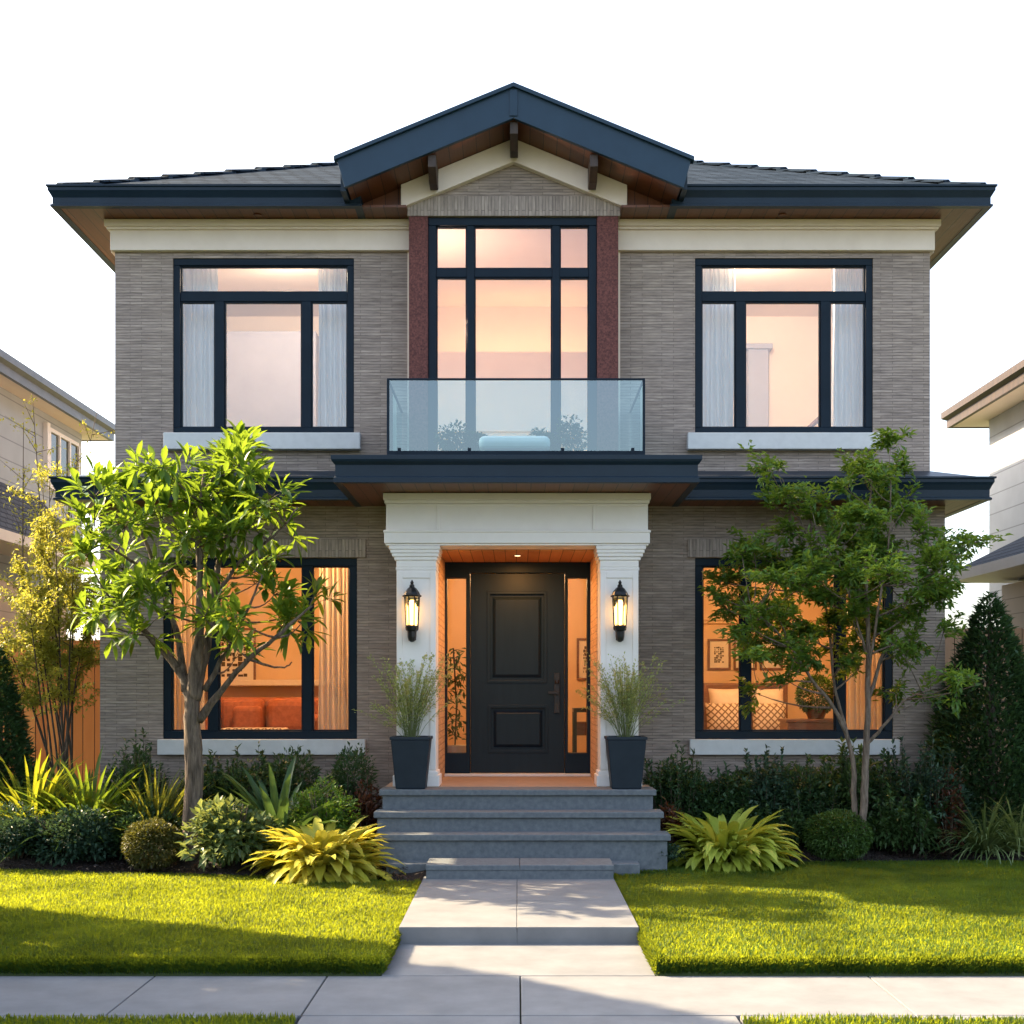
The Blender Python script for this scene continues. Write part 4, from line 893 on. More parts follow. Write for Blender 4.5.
curtain('white sheer curtain in the upper window above the bedroom, outer side', X(832, 14.4), X(872, 14.4), 14.42, 4.12, 6.6, M['sheer'], 8, group=cg)
cg = 'ivory drapes in the lower windows'
curtain('ivory drape beside the sofa, on the porch side of the window', X(318, 14.35), X(353, 14.35), 14.36, .9, 3.3, M['drape'], 7, group=cg)
curtain('ivory drape in the sofa window behind the tree trunk', X(170, 14.35), X(205, 14.35), 14.36, .9, 3.3, M['drape'], 7, group=cg)
curtain('ivory drape in the bedroom window behind the tree', X(848, 14.35), X(885, 14.35), 14.36, .9, 3.3, M['drape'], 7, group=cg)
wd = thing('reflection_panel', 'lavender panel added for a building reflected in the window above the sofa window', 'reflection_panel', (-2.7, 16.6, 4.1)); zw = Z(331, 16.3)  # panel stands in for a building reflected in the glass
a, c = X(205, 16.3), X(316, 16.3); MB().box(a, c, 16.3, 16.9, 4.1, zw).build('body', M['lavender'], wd, bevel=.01); MB().box((a + c) / 2 - .9, (a + c) / 2 + .55, 16.28, 16.298, 4.2, zw - .06).build('door', M['lavender'], wd, bevel=.004)
rl = thing('stair_railing', 'slim wooden stair railing in the room above the bedroom', 'railing', (X(815, 16), 16, 4.1)); b = MB(); p0 = (X(800, 16), 16, Z(436, 16)); p1 = (X(838, 16), 16, Z(402, 16)); b.tube([p0, p1], .03, 8); b.build('handrail', M['walnut'], rl); b = MB()
for k in range(7):
    u = k / 6; xx = p0[0] + (p1[0] - p0[0]) * u; b.box(xx - .012, xx + .012, 15.99, 16.01, 4.1, p0[2] + (p1[2] - p0[2]) * u)
b.build('baluster', M['walnut'], rl)

# --- balcony: round lounge bench and bushes behind the glass
lb = thing('balcony_bench', 'low rounded white bench on the balcony behind the glass', 'bench', (X(514, 13.2), 13.2, 4.1)); a, c = X(479, 13.1), X(550, 13.1)
bx(lb, 'seat', M['white'], (a, c, 12.95, 13.35, 4.22, 4.36), .06); bx(lb, 'base', M['lavender'], (a + .05, c - .05, 13.0, 13.3, 4.08, 4.22), .02)
for k, (px, r, lab) in enumerate(((455, .26, 'bushy round plant on the balcony, outermost by the sofa side'), (478, .17, 'small bush on the balcony beside the white bench, sofa side'), (543, .20, 'small bush on the balcony beside the white bench, bedroom side'), (572, .28, 'bushy round plant on the balcony, outermost by the bedroom side'))):
    rng = np.random.default_rng(40 + k); y = 13.3; x = X(px, y); t = thing('balcony_bush', lab, 'bush', (x, y, 4.08), 'bushes on the balcony')
    MB().lathe(x, y, [(r * .55, 4.075), (r * .65, 4.2)], 14).build('pot', M['planter'], t)
    P, O = lumps((x, y, 4.2 + r * .75), (r, r * .8, r * .95), 800, rng, 9); V, T = leaves(P, O + rng.normal(scale=.5, size=O.shape), .05, .024, rng=rng); np_mesh('foliage', V, T, mat=BLUE, parent=t)

# ------------------------------------------------------------------ porch planters with feathery grass
for k, (px, lab, cat) in enumerate(((411.5, 'tall tapered slate planter on the porch step below the lantern by the sofa side', 'planter'), (625.5, 'tall tapered slate planter on the porch step below the lantern by the bedroom side', 'planter'))):
    y = 12.745; x = X(px, y); zt = Z(737, y - .2); t = thing('planter', lab, cat, (x, y, ZPORCH), 'planters flanking the front door')
    b = MB(); b.taper(x, y, ZPORCH, zt - .03, .145, .135, .19, .18); pot = b.build('pot', M['planter'], t, bevel=.01)
    b = MB(); b.wall(x - .2, x + .2, y - .188, y + .188, zt - .03, zt, [(x - .165, x + .165, y - .155, y + .155)])
    b.v = [(vx, vz, vy) for vx, vy, vz in b.v]; b.build('rim', M['planter'], pot, bevel=.005)
    MB().box(x - .17, x + .17, y - .16, y + .16, zt - .06, zt - .028).build('soil', M['soil'], pot)
    t2 = thing('feathery_grass', 'wispy green plant fanning out of the planter by the ' + ('sofa side' if k == 0 else 'bedroom side'), 'plant', (x, y, zt - .03), 'wispy plants in the porch planters')
    rng = np.random.default_rng(60 + k); b = MB(); Ps = []; Ds = []
    for q in range(72):
        a = rng.uniform(0, 6.28); lean = rng.uniform(.02, .50) * (1.35 if q % 9 == 0 else 1); hh = rng.uniform(.45, .84) * (.62 if lean > .42 else 1)
        p0 = np.array([x + .07 * math.cos(a) * rng.random(), y + .07 * math.sin(a) * rng.random(), zt - .03]); p2 = p0 + np.array([lean * math.cos(a), lean * math.sin(a) * .7, hh]); p1 = p0 + np.array([lean * .28 * math.cos(a), lean * .2 * math.sin(a), hh * .6])
        b.tube([(1 - u) ** 2 * p0 + 2 * u * (1 - u) * p1 + u * u * p2 for u in np.linspace(0, 1, 5)], [.0035, .003, .0026, .002, .001], 4)
        m = 44; u = rng.uniform(.36, 1.03, m)[:, None]; c = (1 - u) ** 2 * p0 + 2 * u * (1 - u) * p1 + u * u * p2 + rng.normal(scale=.012, size=(m, 3)); Ps.append(c); Ds.append(rdirs(m, rng) + unit(p2 - p1) * 1.2)
    b.build('stem', lm('stem', (.10, .13, .04), (.18, .22, .08), trans=.2), t2); P = np.concatenate(Ps); V, T = leaves(P, np.concatenate(Ds), rng.uniform(.022, .045, len(P)), .015, rng=rng); np_mesh('foliage', V, T, mat=PALE, parent=t2)

# ------------------------------------------------------------------ trees
def tree(name, label, base_px, d, limbs, clusters, leafmat, bark, leaf, per, crad, seed, depth=.5, whorl=False, zbase=LZ + .04):
    rng = np.random.default_rng(seed); x = X(base_px, d); t = thing(name, label, 'tree', (x, d, zbase)); b = MB(); samples = []
    for limb in limbs:
        pts = [np.array([X(p[0], d + p[2]), d + p[2], max(Z(p[1], d + p[2]), zbase - .05)]) for p in limb]; rr = [p[3] for p in limb]
        sm = []; sr = []
        for i in range(len(pts) - 1):          # Catmull-Rom through the limb's points
            p0, p1, p2, p3 = pts[max(i - 1, 0)], pts[i], pts[i + 1], pts[min(i + 2, len(pts) - 1)]
            for u in np.linspace(0, 1, 6)[:-1]:
                sm.append(.5 * (2 * p1 + (p2 - p0) * u + (2 * p0 - 5 * p1 + 4 * p2 - p3) * u * u + (3 * p1 - p0 - 3 * p2 + p3) * u ** 3) + rng.normal(scale=.004, size=3)); sr.append((rr[i] + (rr[i + 1] - rr[i]) * u) * rng.uniform(.94, 1.06))
        sm.append(pts[-1]); sr.append(rr[-1]); b.tube(sm, sr, 10 if rr[0] > .04 else 7)
        samples += list(zip(sm, sr))
    S = np.array([s_[0] for s_ in samples]); SR = np.array([s_[1] for s_ in samples]); Ps = []; Ds = []; Ls = []
    for (px, py, k) in clusters:
        dd = d + rng.normal(scale=depth) * .8; c = np.array([X(px, d), dd, Z(py, d)])
        w = np.linalg.norm((S - c) * [1, 1, 1.0], axis=1) + np.where(S[:, 2] > c[2] - .12, 1.2, 0) + SR * 4; j = int(np.argmin(w)); q0 = S[j]
        mid = (q0 + c) / 2 + np.array([0, 0, -.06]) + rng.normal(scale=.03, size=3)
        b.tube([(1 - u) ** 2 * q0 + 2 * u * (1 - u) * mid + u * u * c for u in np.linspace(0, 1, 6)], list(np.linspace(min(.013, SR[j] * .8), .004, 6)), 5)
        nsub = k
        for q in range(nsub):                  # twigs that fan from the cluster centre, each with its own leaves
            di = unit(rng.normal(size=3) * [1, .9, .6] + unit(c - q0) * .5 + [0, 0, .25]); tip = c + di * crad * rng.uniform(.35, 1.15)
            b.tube([c, (c + tip) / 2 + [0, 0, .02], tip], [.0045, .0035, .002], 4)
            m = per
            if whorl:
                ax = di; dirs = unit(rdirs(m, rng) * 1.0 + ax * .75 + np.array([0, 0, .10])); Ps.append(tip + ax * rng.uniform(-.08, .03, m)[:, None]); Ds.append(dirs)
            else:
                u = rng.uniform(.1, 1.05, m)[:, None]; Ps.append(c + (tip - c) * u + rng.normal(scale=.025, size=(m, 3))); Ds.append(rdirs(m, rng) * [1, 1, .55] + di * .7)
    P = np.concatenate(Ps); D = np.concatenate(Ds); n = len(P)
    b.build('trunk', bark, t, smooth=True)
    if whorl:
        Du = unit(D); az = np.arctan2(Du[:, 1], Du[:, 0]); el = np.arcsin(np.clip(Du[:, 2], -1, 1))
        V, Q = straps(P, az, el, rng.uniform(.6, 1.2, n) * leaf[0], rng.uniform(.75, 1.15, n) * leaf[1], rng.uniform(.0, .6, n), 4, .22, 'oval', rng); np_mesh('crown', V, quads=Q, mat=leafmat, parent=t)
    else:
        V, T = leaves(P, D, rng.uniform(.6, 1.25, n) * leaf[0], rng.uniform(.75, 1.2, n) * leaf[1], rng=rng); np_mesh('crown', V, T, mat=leafmat, parent=t)
    return t
D1 = 12.35
limbs1 = [[(192, 860, 0, .105), (193, 830, 0, .095), (194, 770, 0, .088), (192, 725, 0, .080), (193, 690, 0, .068), (197, 660, -.03, .058), (199, 630, -.08, .044), (200, 595, -.1, .034)],
    [(192, 700, 0, .06), (180, 672, .05, .045), (158, 645, .1, .034), (135, 622, .1, .024), (112, 600, .05, .014)],
    [(193, 700, 0, .06), (199, 650, -.05, .042), (200, 590, -.1, .034), (199, 530, -.1, .026), (205, 470, -.1, .014)],
    [(195, 700, 0, .06), (208, 640, .1, .040), (214, 585, .2, .033), (228, 530, .3, .024), (250, 470, .3, .013)],
    [(199, 720, 0, .05), (222, 690, -.1, .030), (248, 660, -.25, .024), (282, 632, -.35, .017), (312, 606, -.4, .010)],
    [(186, 690, 0, .045), (176, 630, .2, .028), (158, 575, .3, .022), (140, 530, .35, .017), (118, 490, .35, .010)],
    [(214, 600, .2, .024), (240, 562, .1, .018), (275, 535, 0, .012), (298, 508, 0, .007)],
    [(158, 580, .3, .018), (130, 560, .2, .014), (95, 540, .15, .008)],
    [(205, 690, 0, .03), (232, 640, -.1, .018), (252, 600, -.2, .012), (262, 575, -.2, .007)],
    [(250, 660, -.25, .014), (280, 668, -.3, .009), (292, 662, -.3, .006)]]
cl1 = [(240, 440, 6), (228, 458, 6), (254, 455, 6), (185, 470, 6), (170, 482, 5), (128, 482, 5), (112, 498, 5), (272, 472, 5), (300, 500, 5), (286, 520, 5), (250, 495, 6), (222, 482, 6), (205, 515, 6), (168, 512, 6), (140, 528, 6), (92, 528, 5), (82, 552, 5), (112, 562, 6), (150, 552, 6), (182, 545, 6), (215, 545, 6), (250, 535, 6), (275, 550, 4), (230, 512, 6), (110, 600, 6), (90, 618, 5), (132, 612, 5), (152, 632, 4), (168, 605, 4), (262, 578, 5), (292, 592, 5), (318, 602, 5), (302, 628, 5), (272, 622, 5), (322, 622, 3), (242, 640, 3), (225, 618, 3), (245, 660, 3), (150, 588, 4), (195, 490, 5), (265, 510, 5)]
tree('broadleaf_tree', 'broadleaf tree with thick trunk and long yellow green leaves before the sofa window', 192, D1, limbs1, [(188 + (p - 192) * (.86 if p > 192 else .93), 640 + (q - 640) * .94, k + 1) for p, q, k in cl1], BRIGHT, M['bark'], (.235, .062), 10, .24, 11, whorl=True)
D2 = 12.7
limbs2 = [[(862, 840, 0, .062), (864, 800, 0, .056), (866, 750, 0, .050), (868, 700, 0, .042), (868, 640, 0, .034), (866, 560, 0, .024), (872, 480, 0, .010)],
    [(856, 840, .06, .050), (854, 800, .06, .045), (853, 760, .05, .038), (838, 715, 0, .030), (812, 680, -.1, .024), (785, 640, -.2, .018), (752, 610, -.25, .010)],
    [(866, 745, 0, .034), (882, 728, -.1, .022), (905, 700, -.15, .017), (930, 690, -.2, .010)],
    [(868, 700, 0, .034), (885, 650, .15, .024), (908, 600, .2, .018), (945, 555, .25, .010)],
    [(850, 740, .05, .030), (835, 690, .2, .022), (828, 620, .3, .017), (812, 550, .3, .012), (782, 478, .3, .006)],
    [(867, 680, 0, .028), (880, 600, -.2, .018), (890, 530, -.25, .013), (890, 470, -.25, .006)],
    [(812, 682, -.1, .015), (785, 682, -.2, .010), (760, 690, -.25, .006)],
    [(868, 660, 0, .022), (850, 600, -.2, .014), (835, 550, -.25, .008)]]
limbs2 = [[(p[0], p[1], p[2], p[3] * .66) for p in l] for l in limbs2]
limbs1 = [[(p[0], p[1], p[2], p[3] * .56) for p in l] for l in limbs1]
cl2 = [(745, 545, 5), (765, 580, 6), (735, 600, 4), (790, 585, 6), (748, 625, 5), (790, 655, 5), (850, 480, 4), (880, 442, 6), (868, 462, 6), (896, 464, 6), (888, 492, 7), (862, 515, 7), (772, 462, 4), (780, 492, 5), (800, 520, 5), (815, 505, 3), (770, 558, 5), (742, 566, 5), (728, 580, 3), (795, 562, 7), (825, 540, 7), (852, 552, 8), (882, 545, 8), (904, 572, 7), (872, 592, 8), (842, 592, 8), (812, 600, 7), (782, 612, 7), (758, 628, 5), (742, 655, 4), (772, 652, 5), (798, 640, 6), (832, 628, 7), (862, 636, 7), (892, 620, 7), (922, 582, 6), (940, 562, 5), (962, 548, 4), (972, 538, 3), (945, 592, 4), (915, 605, 5), (902, 648, 5), (918, 690, 5), (945, 694, 4), (882, 664, 4), (772, 690, 3), (800, 668, 4), (845, 570, 8), (868, 570, 8), (890, 515, 7), (840, 515, 5), (858, 610, 7), (815, 575, 6), (900, 540, 6), (930, 640, 3), (755, 595, 4), (910, 500, 3), (850, 660, 4)]
tree('broadleaf_tree', 'slender two stemmed tree with fine dark green leaves before the bedroom window', 860, D2, limbs2, [(p * .96 + 846 * .04 + dx, 640 + (q - 640) * .95 + dy, max(3, k - 1)) for p, q, k in cl2 for dx, dy in ((-9, 6), (9, -6))], TREE2, M['bark_pale'], (.085, .034), 46, .30, 12)

# airy golden willow-like shrub by the left fence
def wispy(name, label, d, base_px, stems, mat, seed, leaf=(.05, .022), per=100):
    rng = np.random.default_rng(seed); x = X(base_px, d); z0 = LZ + .05; t = thing(name, label, 'shrub', (x, d, z0)); b = MB(); Ps = []; Ds = []
    for (px, py) in stems:
        p0 = np.array([x + rng.normal(scale=.10), d + rng.normal(scale=.10), z0]); p2 = np.array([X(px, d), d + rng.normal(scale=.35), Z(py, d)]); p1 = p0 * .45 + p2 * .55 + np.array([(p0[0] - p2[0]) * .25, 0, .1])
        f = lambda u: (1 - u) ** 2 * p0 + 2 * u * (1 - u) * p1 + u * u * p2
        b.tube([f(u) for u in np.linspace(0, 1, 7)], list(np.linspace(.016, .003, 7)), 5)
        for s_ in range(11):
            u0 = rng.uniform(.50, .98); q0 = f(u0); q1 = q0 + unit(rng.normal(size=3) * [1, 1, .4] + [0, 0, .8]) * rng.uniform(.15, .5); b.tube([q0, (q0 + q1) / 2, q1], [.005, .003, .0015], 4)
            u = rng.uniform(.1, 1, per)[:, None]; Ps.append(q0 + (q1 - q0) * u + rng.normal(scale=.03, size=(per, 3))); Ds.append(rdirs(per, rng) + [0, 0, -.1])
    b.build('stem', M['twig'], t, smooth=True); P = np.concatenate(Ps); V, T = leaves(P, np.concatenate(Ds), rng.uniform(.6, 1.3, len(P)) * leaf[0], leaf[1], rng=rng); np_mesh('foliage', V, T, mat=mat, parent=t)
wispy('willow_shrub', 'tall airy golden shrub with tiny leaves beside the cedar fence', 14.0, 62, [(8, 600), (20, 560), (30, 520), (42, 470), (50, 540), (60, 590), (72, 560), (82, 610), (90, 570), (14, 640), (36, 580), (6, 560), (66, 520), (84, 545), (25, 610), (55, 600), (50, 500)], BAMB, 21)
wispy('willow_shrub', 'tall thin sparse shrub rising in front of the pale neighbouring house', 15.6, 40, [(38, 430), (45, 400), (52, 450), (74, 440), (78, 400), (80, 480), (36, 500), (62, 480)], BAMB, 22, leaf=(.05, .022), per=16)

# conifers
def conifer(name, label, px, d, z1, r, mat, n, seed, z0=LZ):
    rng = np.random.default_rng(seed); x = X(px, d); h = z1 - z0; t = thing(name, label, 'conifer', (x, d, z0))
    u = 1 - rng.random(n) ** .55 * .99; lump = 1 + .16 * np.sin(u * 40 + rng.integers(0, 6, n)); a = rng.uniform(0, 6.283, n); rr = r * np.minimum(1, (1 - u) ** .8 * 1.3 + .02) * (.55 + .45 * rng.random(n) ** .35) * lump * (1 + .12 * np.sin(a * 5 + u * 9))
    P = np.stack([x + rr * np.cos(a), d + rr * np.sin(a), z0 + .05 + u * h], 1); D = np.stack([np.cos(a), np.sin(a), rng.uniform(.1, 1.1, n)], 1) + rng.normal(scale=.35, size=(n, 3))
    V, T = leaves(P, D, rng.uniform(.05, .11, n), rng.uniform(.02, .036, n), rng=rng, droop=.05); np_mesh('crown', V, T, mat=mat, parent=t)
    MB().tube([(x, d, z0 - .1), (x, d, z0 + h * .5), (x, d, z1 - .05)], [.08, .06, .01], 8).build('trunk', M['bark'], t)
conifer('conifer', 'dense dark conical evergreen beside the bedroom end of the house', 990, 13.6, Z(598, 13.6), .62, DARK, 26000, 31)
conifer('conifer', 'dark evergreen column half out of frame by the cedar fence', -2, 13.4, Z(650, 13.4), .34, DARK, 12000, 32)
# evergreens added out of view to throw long shade over near lawn and pavement
for k, (x, y, h, r) in enumerate(((-7.3, 10.35, 7.4, .95), (-7.5, 8.9, 7.0, 1.0), (-7.6, 7.1, 7.2, 1.0), (-7.6, 5.5, 6.8, 1.0), (-7.6, 3.9, 7.0, 1.0))):
    rng = np.random.default_rng(70 + k); n = 20000; t = thing('shade_evergreen', 'tall columnar evergreen added out of view to shade the near lawn', 'conifer', (x, y, 0), 'evergreens added out of view for their shade')
    u = rng.random(n); a = rng.uniform(0, 6.283, n); rr = r * np.minimum(1, np.minimum(.7 + u * 2, (1 - u) * 3.2 + .05)) * (.6 + .4 * rng.random(n) ** .3)
    P = np.stack([x + rr * np.cos(a), y + rr * np.sin(a), .1 + u * h], 1); D = np.stack([np.cos(a), np.sin(a), rng.uniform(.4, 1.5, n)], 1)
    V, T = leaves(P, D, rng.uniform(.14, .26, n), rng.uniform(.07, .13, n), rng=rng); np_mesh('crown', V, T, mat=DARK, parent=t)
    MB().tube([(x, y, -.1), (x, y, h * .8)], [.12, .03], 8).build('trunk', M['bark'], t)

# ------------------------------------------------------------------ garden bed planting
# left side, back to front
sprig_shrub('young_shrub', 'young upright evergreen shrub against the brick corner by the sofa window', 'shrub', 137, 13.3, .62, 1.3, DARK, 34, 101, per=60)
for px, w, h, sd, lab in ((215, .75, 1.08, 102, 'dark leafy shrub under the sofa window, beside the tree trunk'), (250, .75, 1.12, 103, 'dark leafy shrub under the middle of the sofa window'), (292, .75, 1.06, 104, 'dark leafy shrub under the porch end of the sofa window')):
    sprig_shrub('dark_shrub', lab, 'shrub', px, 13.35, w, h, DARK, 46, sd, per=70, group='dark shrubs under the windows')
shrub('dark_shrub', 'dark rounded shrub beside the steps below the planter, sofa side', 'shrub', 352, 0, 13.0, .72, 1.02, DARK, 4200, seed=105)
sprig_shrub('russet_shrub', 'small russet tipped shrub against the porch steps, sofa side', 'shrub', 366, 12.75, .34, .80, RED, 22, 106, per=40)
rosette('strap_plant', 'yellow green strap leaved plant in the corner by the golden shrub', 'plant', 32, 13.0, 260, 1.08, .065, lm('yellowstrap', (.12, .17, .02), (.24, .28, .03), trans=.42), 107, (.5, 1.5), (.5, 1.3))
rosette('strap_plant', 'arching bright green strap leaved plant in front of the cedar fence', 'plant', 88, 12.9, 300, 1.08, .06, lm('strap', (.06, .12, .015), (.14, .22, .03), trans=.4), 108, (.5, 1.5), (.5, 1.5))
rosette('spiky_plant', 'spiky fine leaved olive plant beside the thick tree trunk', 'plant', 155, 12.9, 320, .92, .036, lm('spiky', (.08, .11, .02), (.17, .20, .04), trans=.35), 109, (.5, 1.5), (.3, .9))
shrub('dark_shrub', 'dark leafy mound below the spiky olive plant', 'shrub', 140, 0, 12.6, .85, .55, DARK, 3400, seed=110)
shrub('russet_shrub', 'broad dark shrub with russet tips at the edge of the lawn, outermost', 'shrub', 18, 0, 12.35, 1.0, .52, BLUE, 6000, leaf=(.05, .026), seed=111)
shrub('dark_shrub', 'large blue green shrub at the lawn edge beside the russet tipped one', 'shrub', 78, 0, 12.4, .95, .50, BLUE, 6000, leaf=(.055, .03), seed=112)
ball('clipped_ball', 'small clipped brownish ball shrub at the lawn edge beside the thick tree', 'shrub', 152, 12.05, .27, OLIVE, seed=113)
rosette('agave', 'large dark agave like plant with broad pointed leaves under the sofa window', 'plant', 278, 12.6, 110, 1.0, .13, lm('agave', (.035, .085, .032), (.08, .155, .055), trans=.22), 114, (.35, 1.45), (.3, .9), fold=.3)
shrub('leafy_shrub', 'bushy light green fine leaved plant between the agave and the steps', 'shrub', 324, 0, 12.4, .66, .80, lm('fresh', (.05, .12, .015), (.11, .22, .03), trans=.35), 4200, leaf=(.045, .02), seed=115)
shrub('variegated_shrub', 'leafy plant with white edged leaves beside the golden hosta', 'shrub', 232, 0, 11.98, .80, .70, VARI, 2200, leaf=(.10, .055), seed=116)
rosette('hosta', 'large golden yellow hosta at the lawn edge on the sofa side', 'hosta', 322, 11.75, 430, .60, .105, GOLD, 117, (.1, 1.35), (.8, 2.0), 'oval', 'golden hostas', .26)
# right side
sprig_shrub('dark_shrub', 'dark leafy shrub beside the steps below the planter, bedroom side', 'shrub', 675, 13.2, .72, 1.12, DARK, 50, 120, per=70)
for px, d, w, h, sd, lab in ((722, 13.3, .80, .92, 121, 'dark low shrub under the porch end of the bedroom window'), (765, 13.3, .75, 1.10, 122, 'dark low shrub under the middle of the bedroom window'), (808, 13.3, .85, .98, 123, 'dark low shrub under the bedroom window just beside the tree stems'),
        (846, 13.35, .7, 1.12, 124, 'dark low shrub behind the slender tree stems'), (884, 13.3, .8, 1.02, 125, 'dark low shrub under the outer end of the bedroom window'), (925, 13.2, .9, 1.24, 126, 'dark taller shrub against the brick corner by the conical evergreen'), (905, 13.1, .95, .70, 127, 'dark spreading shrub in front of the brick corner by the conical evergreen'), (780, 13.2, .95, .56, 128, 'dark spreading shrub between the golden hosta and the clipped ball')):
    sprig_shrub('dark_shrub', lab, 'shrub', px, d, w, h, [DARK, BLUE, DARK, MIDD, DARK, BLUE, MIDD, MIDD][sd - 121], 50, sd, per=76, leaf=[(.07, .026), (.085, .03), (.06, .03)][sd % 3], group='dark shrubs under the windows')
rosette('hosta', 'yellow green hosta at the lawn edge on the bedroom side', 'hosta', 725, 12.5, 430, .62, .095, LIME, 130, (.1, 1.3), (.9, 2.0), 'oval', 'golden hostas', .26)
ball('clipped_ball', 'clipped green ball shrub at the foot of the slender tree', 'shrub', 838, 12.78, .33, MID, 11000, 131, .72)
rosette('ornamental_grass', 'low arching silver green grass below the conical evergreen', 'grass plant', 985, 12.98, 320, .74, .022, VARI, 132, (.3, 1.4), (.6, 1.8))
rosette('ornamental_grass', 'pale silver grass clump at the outer edge of the bedroom side bed', 'grass plant', 1018, 13.05, 240, .72, .024, PALE, 133, (.3, 1.4), (.6, 1.8))
sprig_shrub('russet_shrub', 'thin russet shrub between the dark shrubs and the conical evergreen', 'shrub', 948, 12.95, .36, .95, RED, 18, 134, per=36)
sprig_shrub('russet_shrub', 'small russet shrub tucked between the steps and the yellow green hosta', 'shrub', 672, 12.7, .28, .62, RED, 12, 135, per=22)
shrub('groundcover', 'low grey green creeping plant at the corner of the steps', 'plant', 656, 0, 12.3, .5, .2, BLUE, 1800, leaf=(.04, .016), seed=136, stem=False)
shrub('groundcover', 'low creeping plant at the lawn edge below the yellow green hosta', 'plant', 690, 0, 12.55, .4, .12, MID, 700, leaf=(.04, .016), seed=137, stem=False)
# bark chips over the beds
rng = np.random.default_rng(8); n = 9000; xs_ = rng.uniform(-6, 6.5, n); xs_ = xs_[np.abs(xs_) > 1.0]; n = len(xs_)
lo = np.array([bed_edge_left(x) if x < 0 else bed_edge_right(x) for x in xs_]); ys_ = lo + .02 + rng.random(n) ** 1.6 * 1.6
ang = rng.uniform(0, 6.28, n); P = np.stack([xs_, ys_, LZ + .03 + .06 * np.minimum(1, (ys_ - lo) / .7) + rng.random(n) * .03], 1)
V, T = leaves(P, np.stack([np.cos(ang), np.sin(ang), rng.uniform(-.2, .4, n)], 1), rng.uniform(.02, .06, n), rng.uniform(.01, .022, n), rng=rng)
tag(np_mesh('bark_chips', V, T, mat=lm('chips', (.012, .008, .007), (.05, .03, .022), trans=0)), 'dark bark chips spread over the planting beds', 'bark chips', kind='stuff')

# ------------------------------------------------------------------ grass
def grass(name, x0, x1, ylo, yhi, dens, seed, h=(.018, .038), z=LZ):
    rng = np.random.default_rng(seed); ymin = min(ylo(x0), ylo(x1)); ymax = max(yhi(x) for x in np.linspace(x0, x1, 30)); n = int((x1 - x0) * (ymax - ymin) * dens)
    x = rng.uniform(x0, x1, n); y = rng.uniform(ymin, ymax, n); top = np.interp(x, np.linspace(x0, x1, 200), [yhi(q) for q in np.linspace(x0, x1, 200)]); k = y < top + rng.normal(scale=.015, size=n); x, y = x[k], y[k]; n = len(x)
    P = np.stack([x, y, z - (.055 if z > .05 else 0) * np.clip(1 - (y - ymin) / .11, 0, 1) ** 2], 1); a = rng.uniform(0, 6.283, n); hh = rng.uniform(*h, n) * (1 + .25 * np.sin(x * 3.1 + 1.3 * y) * np.sin(y * 2.3 - x)); ln = rng.uniform(.1, .75, n) * hh; w = rng.uniform(.0026, .005, n)
    d = np.stack([np.cos(a), np.sin(a), np.zeros(n)], 1); s = np.stack([-np.sin(a), np.cos(a), np.zeros(n)], 1) * w[:, None]; up = np.array([0, 0, 1.])
    m = P + d * (ln * .35)[:, None] + up * (hh * .6)[:, None]; tip = P + d * ln[:, None] + up * hh[:, None]
    V = np.stack([P - s, P + s, m + s * .75, m - s * .75, tip], 1).reshape(-1, 3); q = np.arange(n)[:, None] * 5
    return tag(np_mesh(name, V, tris=q + [3, 2, 4], quads=q + [0, 1, 2, 3], mat=GRASSM), 'short green lawn grass', 'grass', kind='stuff')
def edge_grass(name, p0, p1, out, n, seed):
    rng = np.random.default_rng(seed); u = rng.random(n)[:, None]; v = rng.random(n) ** .8; P = np.array(p0) * (1 - u) + np.array(p1) * u
    ins = .045 * np.clip((v - .55) / .45, 0, 1) ** 2
    P = np.concatenate([P - np.array(out) * ins[:, None], (.0 + LZ * v)[:, None]], 1)
    D = np.concatenate([np.array(out) * rng.uniform(.05, .5, n)[:, None] + rng.normal(scale=.35, size=(n, 2)), rng.uniform(.8, 1.3, n)[:, None]], 1); V, T = leaves(P, D, rng.uniform(.03, .06, n), rng.uniform(.005, .009, n), rng=rng, droop=.15)
    return tag(np_mesh(name, V, T, mat=GRASSM), 'grass blades hanging over the cut lawn edge', 'grass', kind='stuff')
edge_grass('edge_grass', (-9, 8.10), (WL - .01, 8.10), (0, -1), 40000, 301); edge_grass('edge_grass', (WR + .01, 8.10), (9, 8.10), (0, -1), 40000, 302)
edge_grass('edge_grass', (WL - .008, 8.1), (WL - .008, 11.4), (1, 0), 13000, 303); edge_grass('edge_grass', (WR + .008, 8.1), (WR + .008, 12.1), (-1, 0), 14000, 304)
grass('lawn_grass', -9, WL - .01, lambda x: 8.09, bed_edge_left, 9500, 201)
grass('lawn_grass', WR + .01, 9, lambda x: 8.09, bed_edge_right, 9500, 202)
grass('verge_grass', -5, -1.19, lambda x: 6.0, lambda x: 6.98, 8000, 203, z=.015); grass('verge_grass', 1.21, 5, lambda x: 6.0, lambda x: 6.96, 8000, 204, z=.015)

